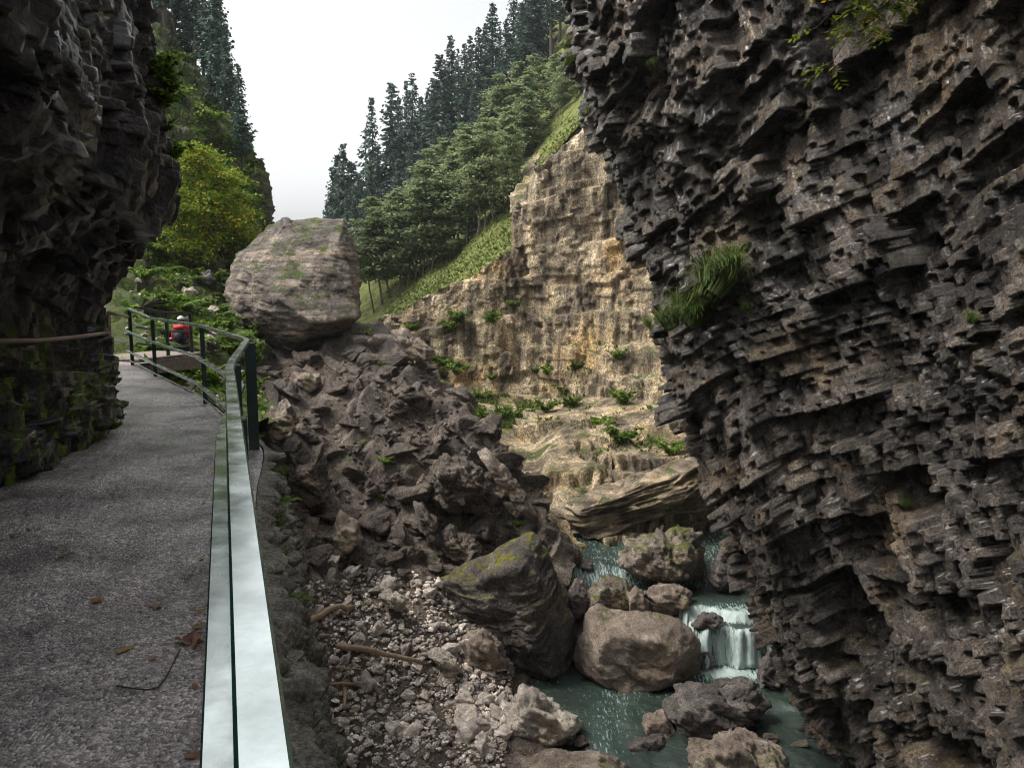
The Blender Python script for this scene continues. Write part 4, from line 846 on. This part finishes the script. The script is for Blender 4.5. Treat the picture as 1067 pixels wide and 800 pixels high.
for q, (px, Y, yt) in enumerate([(390, 66, 238), (399, 70, 205), (404, 65, 232), (412, 72, 196), (420, 68, 205), (428, 66, 222), (431, 73, 190), (440, 69, 190), (446, 67, 205), (449, 74, 165), (456, 70, 155), (461, 67, 185), (468, 72, 142), (473, 68, 165), (479, 74, 135), (484, 70, 150), (491, 72, 128), (497, 68, 150), (503, 73, 118), (508, 69, 128), (514, 72, 100), (520, 70, 92), (527, 73, 78), (533, 69, 88), (539, 74, 66), (545, 71, 75), (552, 68, 96), (560, 74, 58), (574, 72, 55), (582, 69, 62), (590, 73, 40), (598, 70, 55), (606, 67, 62), (515, 63, 175), (540, 62, 150), (530, 66, 130)]):
    front = Y < 68.5
    plant_tree('l', q, px, Y, yt, 'hillside', 'light green slender tree at the lower edge of the far wood' if front else 'light green slender tree in the middle of the far wood', 'light green trees at the wood edge' if front else 'light green trees within the far wood', random.uniform(.95, 1.2))
for q, (px, py, yt) in enumerate([(390, 325, 222), (398, 316, 205), (407, 311, 218), (415, 305, 200), (424, 300, 208), (433, 293, 190), (441, 288, 200), (450, 282, 172), (459, 276, 185), (469, 269, 160), (478, 262, 170), (487, 255, 148), (497, 247, 140), (506, 238, 150), (515, 229, 122), (524, 218, 130), (532, 205, 108)]):
    b_ = near('hillside', px, py)[0]
    plant_tree('l', q * 3 + 1, px, b_[1], yt, 'hillside', 'light green tree with bare lower trunk at the upper rim of the grass strip', 'trees along the rim of the grass strip', random.uniform(.9, 1.2))
for q, (px, Y, yt) in enumerate([(187, 54, -120), (196, 56, -95), (206, 58, -70), (215, 56, -60), (228, 52, -45), (236, 51, -20), (243, 52, 10), (247, 50, 60), (254, 50, 95), (260, 51, 130), (222, 60, -50), (240, 60, -30), (178, 58, -100), (258, 47, 170)]):
    plant_tree('s', (3, 1, 4)[q % 3], px, Y, yt, 'valley_slope', 'tall spruce standing on the brink of the left slope' if px < 240 else 'spruce leaning over the right end of the left slope', 'spruces on top of the left slope', random.uniform(.85, 1.1))
# young yellow-green maples below the left slope
mp = [(leafy(41, 6, 2.3, .25, .11, 46, 80, .55, .16, tilt=.6, cone=.5, yellow=.14), 6), (leafy(42, 5, 2.2, .2, .11, 42, 80, .6, .16, tilt=.6, cone=.4, yellow=.26), 5), (leafy(43, 4, 1.8, .1, .10, 42, 80, .45, .18, tilt=.6, cone=.3, yellow=.1), 4)]
MP = []
for q, (px, py, Y, yt, v, lab) in enumerate([(196, 262, 36, 152, 0, 'young yellow-green maple nearest the overhang edge'), (216, 275, 34, 172, 1, 'young maple with orange yellow leaves and dark thin trunk'), (236, 278, 37, 205, 1, 'yellowing maple beside the left flank of the house-sized boulder'), (180, 275, 33, 195, 2, 'green bushy young tree half hidden by the overhang'), (250, 285, 37, 235, 2, 'low yellow-green bush touching the house-sized boulder'), (205, 250, 40, 150, 2, 'green young tree above the orange maple'), (228, 245, 41, 170, 0, 'tall thin young tree on the left slope under the spruces'), (246, 250, 42, 200, 2, 'dull green bush on the right end of the left slope')]):
    parts, h0 = mp[v]; base = near('valley_slope', px, py)[0]; zt = P(px, yt, base[1])[2]; k = max(.3, (zt - base[2] + .3) / h0)
    if v not in [m[0] for m in MP]:
        e = tree_proto('maple_tree', parts, 'leaf', 'bark', lab, 'tree', 'young trees on the left slope'); MP.append((v, e)); e.location = (base[0], base[1], base[2] - .3); e.scale = (k, k, k)
    else:
        copy_tree(dict(MP)[v], (base[0], base[1], base[2] - .3), (0, 0, random.uniform(0, 6)), k, lab, 'young trees on the left slope')
# ------------------------------------------------------------------ small plants
def fern(seed, n=13, L=.6):
    g = np.random.default_rng(seed); s = Soup()
    for k in range(n):
        a = g.uniform(0, 6.28); d = np.array((math.cos(a), math.sin(a), 0)); l = L * g.uniform(.6, 1.1); m = 13; u = np.linspace(.08, 1, m)[:, None]
        p = d * l * u * .9 + np.array((0, 0, 1)) * l * (.95 * u - .85 * u * u); sd = np.cross(d, (0, 0, 1)); w = .26 * l * np.sin(np.clip(1.05 - u, 0, 1) * 2.2 + .25)
        for sg in (-1, 1):
            ax = (sd * sg + d * .35 - np.array((0, 0, .2))) * w * .5; s.quads(p + ax, ax, np.broadcast_to(d * l * .045, ax.shape), np.clip(g.normal(.55, .2, m), 0, 1))
        s.tube(p, .006, 3, .2)
    return s.build('fern')
def herb(seed, n=11, L=.5, leaf=.055):
    g = np.random.default_rng(seed); s = Soup()
    for k in range(n):
        a = g.uniform(0, 6.28); d = np.array((math.cos(a), math.sin(a), 0)); l = L * g.uniform(.5, 1.1); m = 13; u = np.linspace(.15, 1, m)[:, None]
        p = d * l * u * .6 + np.array((0, 0, 1)) * l * (u - .45 * u * u); s.tube(p, .006, 3, .2)
        for r in range(3):
            ax = unit(g.normal(size=(m, 3)) * (1, 1, .4)) * leaf * g.uniform(.6, 1.2, (m, 1)); bx = unit(np.cross(ax, g.normal(size=(m, 3)) * (.4, .4, 1))) * leaf * .5
            s.quads(p + ax * .9, ax, bx, np.clip(g.normal(.55, .22, m), 0, 1))
    return s.build('plant')
def tuft(seed, n=150, L=.45, out=.5):
    g = np.random.default_rng(seed); a = g.uniform(0, 6.28, n); d = np.stack([np.cos(a), np.sin(a), 0 * a], 1); l = (L * g.uniform(.5, 1.1, n))[:, None]; lean = g.uniform(.15, 1, n)[:, None] * out
    b = d * g.uniform(0, .16, n)[:, None] * L * 2; sd = np.cross(d, (0, 0, 1)) * .0065 * (L / .45)
    p0, p1, p2, p3 = b, b + d * l * lean * .35 + np.array((0, 0, .5)) * l, b + d * l * lean * .9 + np.array((0, 0, .72)) * l, b + d * l * lean * 1.5 + np.array((0, 0, .55)) * l
    V = np.stack([p0 - sd, p0 + sd, p1 - sd, p1 + sd, p2 - sd * .7, p2 + sd * .7, p3 - sd * .2, p3 + sd * .2], 1); s = Soup(); i = np.arange(n)[:, None] * 8
    F = np.concatenate([i + np.array([[0, 1, 3, 2]]), i + np.array([[2, 3, 5, 4]]), i + np.array([[4, 5, 7, 6]])]); s.add(V, F, np.repeat(np.clip(g.normal(.5, .25, n), 0, 1), 8)); return s.build('grass_tuft')
FE = [fern(60 + i) for i in range(3)]; HE = [herb(70 + i) for i in range(3)]; TU = [tuft(80 + i) for i in range(3)]
for m in FE: m.materials.append(M['fern'])
for m in HE: m.materials.append(M['fern'])
for m in TU: m.materials.append(M['grass'])
def put(name, me, p, k, label, cat, group=None, tilt=None, up=0):
    r = (random.uniform(-.2, .2), random.uniform(-.2, .2), random.uniform(0, 6.3)) if tilt is None else tilt
    return tag(link(name, me, None, loc=Vector(p) + Vector((0, 0, up)), rot=r, scale=k), label, cat, group)
for q in range(46):
    for p, vn, sn in pick('valley_slope', 150, 235, 262, 375): put('fern', random.choice(FE), p, random.uniform(.8, 1.7), 'bright fern clump on the green valley slope', 'fern', 'ferns on the valley slope')
for q in range(60):
    for p, vn, sn in pick('valley_slope', 130, 225, 268, 420): put('leafy_plant', random.choice(HE), p, random.uniform(.8, 2.0), 'leafy green plant on the valley slope behind the footbridge', 'plant', 'leafy plants on the valley slope')
for q in range(40):
    for p, vn, sn in pick('valley_slope', 180, 60, 266, 230): put('leafy_plant', random.choice(HE), p, random.uniform(1.5, 3.2), 'trailing green plant high on the left slope', 'plant', 'plants high on the left slope')
for q in range(26):
    for p, vn, sn in pick('talus_slope', 160, 375, 262, 450): put(*(('fern', random.choice(FE)) if q % 2 else ('leafy_plant', random.choice(HE))), p, random.uniform(.5, 1.1), 'green plant below the bend of the railing', 'plant', 'plants below the railing bend')
for q in range(14):
    for p, vn, sn in pick('talus_slope', 370, 335, 580, 560): put('leafy_plant', random.choice(HE), p, random.uniform(.4, .9), 'small green plant rooted among the heap rocks', 'plant', 'plants on the landslide heap')
for q, (x0, y0, x1, y1) in enumerate([(560, 330, 700, 540)] * 22 + [(420, 320, 560, 420)] * 12 + [(480, 412, 560, 450)] * 8):
    for p, vn, sn in pick('far_cliff' if x0 == 560 else 'lower_cliff', x0, y0, x1, y1): put('leafy_plant', HE[q % 3], p, random.uniform(1.2, 2.6), 'green plant clinging to a ledge of the far ochre cliff', 'plant', 'plants on the far cliff ledges')
# grass on the right cliff ledge
for q, (px, py, k) in enumerate([(705, 335, .8), (718, 326, 1.0), (730, 318, 1.1), (742, 307, 1.2), (748, 295, 1.2), (758, 290, 1.0), (768, 281, .9), (735, 325, .9), (722, 332, .8), (752, 303, 1.0), (745, 318, 1.0), (712, 340, .8), (760, 300, .9), (774, 276, .8), (765, 290, 1.), (728, 335, .9)]):
    p, vn, sn = near('gorge_cliff', px, py); put('grass_tuft', TU[q % 3], p + sn * .22, k * 1.35, 'lush green grass tuft on the long ledge of the right cliff', 'grass tuft', 'grass tufts on the long cliff ledge', (.25, -.55, q * 1.0))
for q, (px, py, k, lab) in enumerate([(684, 72, .6, 'small yellowish grass tuft high on the right cliff under the leafy shrub'), (805, 208, .6, 'lone grass tuft in the middle of the upper right cliff'), (593, 66, .7, 'grass tuft hanging on the outer edge of the right cliff near the top'), (590, 50, .7, 'upper grass tuft on the outer edge of the right cliff'), (614, 120, .5, 'yellowish grass tuft on the outer edge of the right cliff lower down'), (668, 337, .5, 'yellow grass tuft on the outer edge of the right cliff at mid height'), (782, 322, .5, 'brownish grass tuft right of the long grassy ledge'), (1015, 335, .4, 'grass tuft near the right edge of the right cliff'), (945, 525, .5, 'dry grass tuft below the yellow broken blocks')]):
    p, vn, sn = near('gorge_cliff', px, py); put('grass_tuft', TU[q % 3], p + sn * .04, k, lab, 'grass tuft', None, (.3, -.5, q))
# fringe of grass and ferns on top of the retaining wall
for q, (Y, k) in enumerate([(9.6, .4), (8.6, .4), (7.1, .3), (6.2, .22), (5.6, .26), (4.9, .2), (4.2, .18), (10.4, .45), (11.4, .5), (12.3, .5)]):
    put('grass_tuft' if q % 3 else 'fern', TU[q % 3] if q % 3 else FE[1], (railx(Y) + .24 + .03 * q % .1, Y, -.16 + pathz(Y)), k, 'green grass and weeds on the outer lip of the stone wall', 'grass tuft' if q % 3 else 'fern', 'weeds on the retaining wall lip')
# moss cushions and hanging plants at the foot of the overhang
for q in range(80):
    for p, vn, sn in pick('overhanging_cliff', 0, 385, 132, 470): put('moss_clump', HE[q % 3], p - np.array((0, 0, .04)), random.uniform(.10, .24), 'hanging mossy plant on the dark foot of the overhang', 'moss', 'mossy plants on the overhang foot')
for q in range(12):
    for p, vn, sn in pick('overhanging_cliff', 166, 0, 190, 175): put('ivy_plant', HE[q % 3], p, random.uniform(.4, .7), 'bright leaves along the outer edge of the overhang', 'plant', 'leaves on the overhang edge')
# leafy shrubs on the right cliff
def shrub(label, stems, leaf, per, mat='leaf', root=None):
    root = np.array(stems[0][0]); e = empty('shrub', root, label, 'shrub'); t = Soup(); s = Soup(); g = np.random.default_rng(len(label))
    for a, b in stems:
        a, b = np.array(a) - root, np.array(b) - root; k = np.linspace(0, 1, 7)[:, None]; L = np.linalg.norm(b - a); pts = a + (b - a) * k + np.array((0, 0, .18)) * L * k * (1 - k) * 2; t.tube(pts, np.linspace(.012, .004, 7), 5)
        for m in range(per):
            u = g.uniform(.25, 1.0); o = a + (b - a) * u + np.array((0, 0, .18)) * L * u * (1 - u) * 2; d = unit((b - a) / L + g.normal(size=3) * (.8, .8, .4)); l = L * .22; t.tube([o, o + d * l], [.004, .002], 3)
            n = 11; v = np.linspace(.2, 1, n)[:, None]; sg = np.where(np.arange(n) % 2, 1, -1)[:, None]; sd = unit(np.cross(d, (0, 0, 1.))) ; ax = (sd * sg + d * .5 + g.normal(size=(n, 3)) * .25) * leaf; bx = unit(np.cross(ax, g.normal(size=(n, 3)) * (.3, .3, 1))) * leaf * .42
            s.quads(o + d * l * v + ax, ax, bx, np.clip(g.normal(.6, .2, n), 0, 1))
    link('stem', t.build('stem', True), M['bark'], e); link('foliage', s.build('foliage'), M[mat], e)
Yb = 9.6
shrub('leafy overhanging branch with yellow-green leaves at the top of the right cliff', [(P(965, -50, Yb), P(*q, Yb + .1)) for q in ((905, 40), (880, 20), (850, 30), (865, 68), (925, 30), (835, 5), (900, 5), (930, -5), (940, 20), (860, -10))], .045, 9)
shrub('small sprig of yellow-green leaves on the upper left of the right cliff', [(P(705, -25, 14.6), P(*q, 14.2)) for q in ((684, 22), (672, 22), (692, 40), (700, 55), (690, 8))] + [(P(688, 66, 14.4), P(*q, 14.1)) for q in ((697, 48), (708, 45), (702, 58))], .05, 4)
# grass on the hillside: nobody could count it
s = Soup(); g = np.random.default_rng(9); k = pick('hillside', 400, 120, 625, 330, 9000, g); k = [q for q in k if q[0][1] < 72]
c = np.array([q[0] for q in k]); n = len(c); h = g.uniform(.05, .2, (n, 1)); ax = unit(g.normal(size=(n, 3)) * (.8, .8, .3) + (0, 0, .7)) * h; bx = unit(np.cross(ax, g.normal(size=(n, 3)))) * h * .5; s.quads(c + ax * .6, ax, bx, np.clip(g.normal(.6, .25, n), 0, 1))
for nm, bx_, nn in (('far_cliff', (535, 120, 680, 150), 500), ('lower_cliff', (486, 412, 560, 446), 900), ('far_cliff', (560, 330, 700, 540), 500)):
    kk = [q for q in pick(nm, *bx_, nn * 6, g) if q[1][2] > .55]; kk = [q for q, m_ in zip(kk, vnoise(np.array([q[0] for q in kk]) * .6, 8)) if m_ > .15] if kk else kk
    if kk:
        c = np.array([q[0] for q in kk]); n = len(c); h = g.uniform(.06, .17, (n, 1)); ax = unit(g.normal(size=(n, 3)) * (.5, .5, .2) + (0, 0, 1)) * h; bx = unit(np.cross(ax, g.normal(size=(n, 3)))) * h * .45; s.quads(c + ax * .6, ax, bx, np.clip(g.normal(.5, .25, n), 0, 1))
tag(link('grass', s.build('grass'), M['grass']), kind='stuff')
s = Soup(); kk = pick('valley_slope', 110, -20, 275, 440, 15000, g); c = np.array([q[0] for q in kk]); nn_ = np.array([q[1] for q in kk]); m_ = vnoise(c * .7, 4) + .5 * vnoise(c * 2.1, 6) > -.15; c = c[m_]; nn_ = nn_[m_]; n = len(c)
h = g.uniform(.05, .17, (n, 1)); ax = unit(g.normal(size=(n, 3)) + (0, 0, .4)) * h; bx = unit(np.cross(ax, g.normal(size=(n, 3)))) * h * .5; s.quads(c + nn_ * .06 + ax * .4, ax, bx, np.clip(g.normal(.45, .25, n), 0, 1))
tag(link('ground_cover', s.build('ground_cover'), M['fern']), kind='stuff')
# fallen leaves on the path
def fallen(label, x, y, size, t, lobes, curl, rz):
    size *= .7
    p, vn, sn = near('path', x, y); n = 26; th = np.linspace(0, 2 * math.pi, n, endpoint=False); r = size * (1 + .35 * np.cos(lobes * th)) * (.75 + .25 * np.cos(th))
    V = [(0, 0, 0)] + [(a * math.cos(q) * 1.2, a * math.sin(q) * .8, curl * size * (math.cos(q) ** 2 + .5 * math.sin(2 * q)) * .8) for a, q in zip(r, th)]
    F = [(0, i + 1, (i + 1) % n + 1) for i in range(n)]; s = Soup(); s.add(V, F, t); me = s.build('fallen_leaf', True)
    tag(link('fallen_leaf', me, M['dead_leaf'], loc=Vector(p) + Vector((0, 0, .012)), rot=(0, 0, rz)), label, 'leaf')
fallen('large curled reddish brown leaf on the path beside the railing', 191, 669, .075, .35, 5, .5, .4)
fallen('half-curled brown leaf under the edge of the lower rail', 206, 674, .06, .3, 3, .8, 2.)
fallen('yellowish leaf on the path just above the reddish leaf', 205, 656, .045, .9, 5, .3, 1.)
fallen('small yellow leaf on the path close to the railing', 206, 639, .04, 1., 3, .2, .2)
fallen('flat tan leaf in the middle of the path', 126, 680, .05, .8, 3, .1, .7)
fallen('tan leaf lying across the wet middle of the path', 100, 627, .06, .7, 5, .15, 1.7)
fallen('small pale brown leaf on the left middle of the path', 66, 580, .06, .7, 3, .2, .3)
fallen('thin brown leaf at the right middle of the path', 165, 634, .05, .6, 3, .3, 2.4)
fallen('tiny yellow leaf near the path bend', 210, 584, .035, .9, 3, .2, 2.)
s = Soup(); n = 14; th = np.linspace(0, 2 * math.pi, n, endpoint=False); s.add([(0, 0, .004)] + [(.028 * math.cos(q), .015 * math.sin(q), .006 + .006 * math.cos(q) ** 2) for q in th], [(0, i + 1, (i + 1) % n + 1) for i in range(n)], .5); LM = s.build('fallen_leaf', True); LM.materials.append(M['dead_leaf'])
for q in range(46):
    Y = random.uniform(1.6, 8) ; e_ = random.random(); x = railx(Y) - (.05 + .25 * random.random() ** 2 if e_ < .45 else (1.25 + .5 * random.random() if e_ < .75 else random.uniform(.2, 1.4)))
    tag(link('fallen_leaf', LM, None, loc=(x, Y, ground('path', x, Y) + .004), rot=(random.uniform(-.15, .15), random.uniform(-.15, .15), random.uniform(0, 6.3)), scale=random.uniform(.5, 1.3)), 'small brown leaf lying on the wet path', 'leaf', 'small leaves strewn on the path')
p1 = near('path', 188, 678)[0]; p2 = near('path', 165, 718)[0]; p3 = near('path', 122, 716)[0]
s = Soup(); c = p2; s.tube(catmull(np.array([p1, p2, p3]) - c + (0, 0, .008), np.linspace(0, 2, 9)), .0032, 5); tag(link('twig', s.build('twig', True), M['bark'], loc=c), 'thin dark bent twig below the reddish leaf on the path', 'twig')
# ------------------------------------------------------------------ people (seen from behind, beyond the footbridge)
def skin_mesh(name, verts, edges, radii, sub=2):
    me = bpy.data.meshes.new(name); me.from_pydata(verts, edges, []); o = bpy.data.objects.new(name, me); COL.objects.link(o)
    md = o.modifiers.new('skin', 'SKIN'); md.use_smooth_shade = True; me.skin_vertices[0].data[0].use_root = True
    for i, r in enumerate(radii): me.skin_vertices[0].data[i].radius = r if hasattr(r, '__len__') else (r, r)
    o.modifiers.new('sub', 'SUBSURF').levels = sub
    dg = bpy.context.evaluated_depsgraph_get(); out = bpy.data.meshes.new_from_object(o.evaluated_get(dg)); bpy.data.objects.remove(o); out.name = name
    return out
def ball(name, c, r, parent, mat, n=3, cut=None):
    D, Fc = ico(n); V = D * np.array(r) + np.array(c)
    if cut is not None: V[:, 2] = np.maximum(V[:, 2], cut)
    return link(name, make_mesh(name, V, [Fc], True), M[mat], parent)
def figure(label, loc, h, rot, coat, legs, hat, child=False):
    k = h / 1.72
    j = {'pel': (0, 0, .93), 'wst': (0, .01, 1.1), 'chs': (0, .02, 1.32), 'nek': (0, 0, 1.48), 'hd0': (0, -.01, 1.56), 'hd1': (0, -.02, 1.64), 'top': (0, -.01, 1.70)}
    v = [j['pel'], j['wst'], j['chs'], j['nek'], j['hd0'], j['hd1'], j['top']]; e = [(i, i + 1) for i in range(6)]; rd = [(.15, .11), (.135, .10), (.16, .11), (.055, .055), (.072, .085), (.078, .095), (.05, .06)]
    arm, leg = {}, {}
    for s_ in (-1, 1):
        i = len(v); v += [(.17 * s_, .01, 1.43), (.235 * s_, .02, 1.16), (.25 * s_, -.08, .93), (.245 * s_, -.11, .84)]; e += [(2, i), (i, i + 1), (i + 1, i + 2), (i + 2, i + 3)]; rd += [.062, .046, .033, .03]; arm[s_] = v[i:i + 4]
        for q in range(4):
            w = len(v); bx = .222 * s_ + (q - 1.5) * .016; v += [(bx, -.125, .80), (bx, -.135, .765 - .008 * (q in (1, 2))), (bx, -.125, .735)]; e += [(i + 3, w), (w, w + 1), (w + 1, w + 2)]; rd += [.009, .008, .007]
        w = len(v); v += [(.21 * s_, -.15, .82), (.205 * s_, -.165, .79)]; e += [(i + 3, w), (w, w + 1)]; rd += [.01, .008]
        i = len(v); st = .05 * s_; v += [(.09 * s_, 0, .86), (.10 * s_, -.02 + st, .48), (.105 * s_, .02 + st, .10), (.11 * s_, -.10 + st, .04)]; e += [(0, i), (i, i + 1), (i + 1, i + 2), (i + 2, i + 3)]; rd += [.085, .06, .043, .04]; leg[s_] = v[i:i + 4]
    sc_ = lambda L: [tuple(q * k for q in p) for p in L]
    body = link('person', skin_mesh('person', sc_(v), e, [tuple(k * q for q in (r if hasattr(r, '__len__') else (r, r))) for r in rd]), M['skin'], None, loc, (0, 0, rot)); tag(body, label, 'person')
    jv = [(0, 0, .86), j['wst'], j['chs'], (0, .0, 1.45)]; je = [(0, 1), (1, 2), (2, 3)]; jr = [(.185, .145), (.175, .14), (.20, .145), (.085, .085)]
    for s_ in (-1, 1):
        i = len(jv); jv += arm[s_][:3] + [tuple(np.array(arm[s_][2]) * .9 + np.array(arm[s_][3]) * .1)]; je += [(2, i), (i, i + 1), (i + 1, i + 2), (i + 2, i + 3)]; jr += [.085, .066, .052, .05]
    link('jacket', skin_mesh('jacket', sc_(jv), je, [tuple(k * q for q in (r if hasattr(r, '__len__') else (r, r))) for r in jr]), M[coat], body)
    tv = [(0, 0, .93)]; te = []; tr = [(.165, .125)]
    for s_ in (-1, 1):
        i = len(tv); tv += leg[s_][:3]; te += [(0, i), (i, i + 1), (i + 1, i + 2)]; tr += [.105, .082, .066]
    link('trousers', skin_mesh('trousers', sc_(tv), te, [tuple(k * q for q in (r if hasattr(r, '__len__') else (r, r))) for r in tr]), M[legs], body)
    for s_ in (-1, 1):
        f = leg[s_]; ball('boot', np.array((f[3][0], f[3][1] + .03, .045)) * k, np.array((.052, .14, .05)) * k, body, 'black')
    ball('hair', np.array((0, .0, 1.635)) * k, np.array((.088, .105, .10)) * k, body, 'black')
    ball('cap', np.array((0, -.015, 1.665)) * k, np.array((.10, .12, .085)) * k, body, hat, 3, 1.645 * k)
    ball('nose', np.array((0, -.118, 1.60)) * k, np.array((.014, .02, .02)) * k, body, 'skin', 2)
    return body
pb = near('valley_slope', 187, 386)[0]; gz = P(187, 386, 23.8)
pl = P(188, 329.5, 23.8); loc = (pl[0], pl[1], pl[2] - 1.76)
figure('person in a red jacket and white cap seen from behind past the footbridge', loc, 1.74, math.pi + .15, 'red', 'black', 'white')
bp = empty('backpack', (loc[0] + .03, loc[1] - .2, loc[2] + 1.2), 'black backpack with red panels on the back of the person in red', 'backpack')
s = ball('pack_body', (0, -.02, .0), (.19, .12, .27), bp, 'black'); ball('front_pocket', (0, -.11, -.06), (.14, .07, .14), bp, 'black'); ball('side_pocket', (.17, -.02, -.1), (.05, .07, .12), bp, 'navy'); ball('top_lid', (0, -.04, .23), (.16, .11, .07), bp, 'red')
for q in (-1, 1):
    t = Soup(); t.tube([(.1 * q, .06, .24), (.11 * q, .18, .27), (.12 * q, .30, .15), (.13 * q, .26, -.1), (.14 * q, .08, -.2)], .02, 6); link('strap', t.build('strap', True), M['black'], bp)
pc = P(177.5, 351.5, 23.2); figure('small child in a blue jacket and pink hat beside the person in red', (pc[0], pc[1], pc[2] - 1.0), .98, math.pi - .3, 'blue', 'navy', 'pink')
tag(link('hiking_trail', make_mesh('hiking_trail', [(-12.5, 22, loc[2] - .02), (-8.6, 22, loc[2] - .02), (-8.6, 24.6, loc[2]), (-12.5, 24.6, loc[2])], [[(0, 1, 2, 3)]]), M['path']), kind='structure')
# ------------------------------------------------------------------ light
bpy.context.view_layer.update()
bb = np.array([o.matrix_world @ Vector(c) for o in COL.objects if o.type == 'MESH' for c in o.bound_box]); lo_, hi_ = bb.min(0) - 1.5, bb.max(0) + 1.5
bm = bmesh.new(); bmesh.ops.create_cube(bm, size=1); bmesh.ops.scale(bm, vec=Vector(hi_ - lo_), verts=bm.verts); me = bpy.data.meshes.new('haze'); bm.to_mesh(me); bm.free()
hm = bpy.data.materials.new('haze_air'); hm.use_nodes = True; hm.node_tree.nodes.clear(); hv = hm.node_tree.nodes.new('ShaderNodeVolumePrincipled'); hv.inputs['Color'].default_value = (.86, .93, 1, 1); hv.inputs['Density'].default_value = .00035; hv.inputs['Anisotropy'].default_value = .2
hm.node_tree.links.new(hv.outputs[0], hm.node_tree.nodes.new('ShaderNodeOutputMaterial').inputs['Volume']); tag(link('haze', me, hm, loc=(lo_ + hi_) / 2), kind='stuff')
SUN_EL, SUN_AZ = 56, -95          # azimuth measured from +Y towards +X
w = bpy.data.worlds.new('World'); sc.world = w; w.use_nodes = True; nt = w.node_tree; nt.nodes.clear()
sky = nt.nodes.new('ShaderNodeTexSky'); sky.sky_type = 'NISHITA'; sky.sun_disc = False; sky.sun_elevation = R(SUN_EL); sky.sun_rotation = R(SUN_AZ); sky.air_density = 1.0; sky.dust_density = 4.0; sky.ozone_density = 1.0
hs = nt.nodes.new('ShaderNodeHueSaturation'); hs.inputs['Saturation'].default_value = .10
bg = nt.nodes.new('ShaderNodeBackground'); bg.inputs['Strength'].default_value = .125; ow = nt.nodes.new('ShaderNodeOutputWorld')
nt.links.new(sky.outputs[0], hs.inputs['Color']); nt.links.new(hs.outputs[0], bg.inputs[0]); nt.links.new(bg.outputs[0], ow.inputs[0])
ld = bpy.data.lights.new('sun', 'SUN'); ld.energy = 1.5; ld.angle = R(20); ld.color = (1, .93, .84); lo = bpy.data.objects.new('sun', ld); COL.objects.link(lo)
dv = Vector((math.sin(R(SUN_AZ)) * math.cos(R(SUN_EL)), math.cos(R(SUN_AZ)) * math.cos(R(SUN_EL)), math.sin(R(SUN_EL)))); lo.rotation_euler = dv.to_track_quat('Z', 'Y').to_euler(); lo.location = (0, 0, 40)
vs = sc.view_settings; vs.view_transform = 'Standard'; vs.look = 'None'; vs.gamma = 1; vs.exposure = 1.15
sc.render.engine = 'CYCLES'; cy = sc.cycles; cy.max_bounces = 6; cy.diffuse_bounces = 4; cy.glossy_bounces = 3; cy.transmission_bounces = 3; cy.transparent_max_bounces = 4
cy.filter_width = 1.05; cy.use_denoising = True; cy.use_adaptive_sampling = True; cy.adaptive_threshold = .015
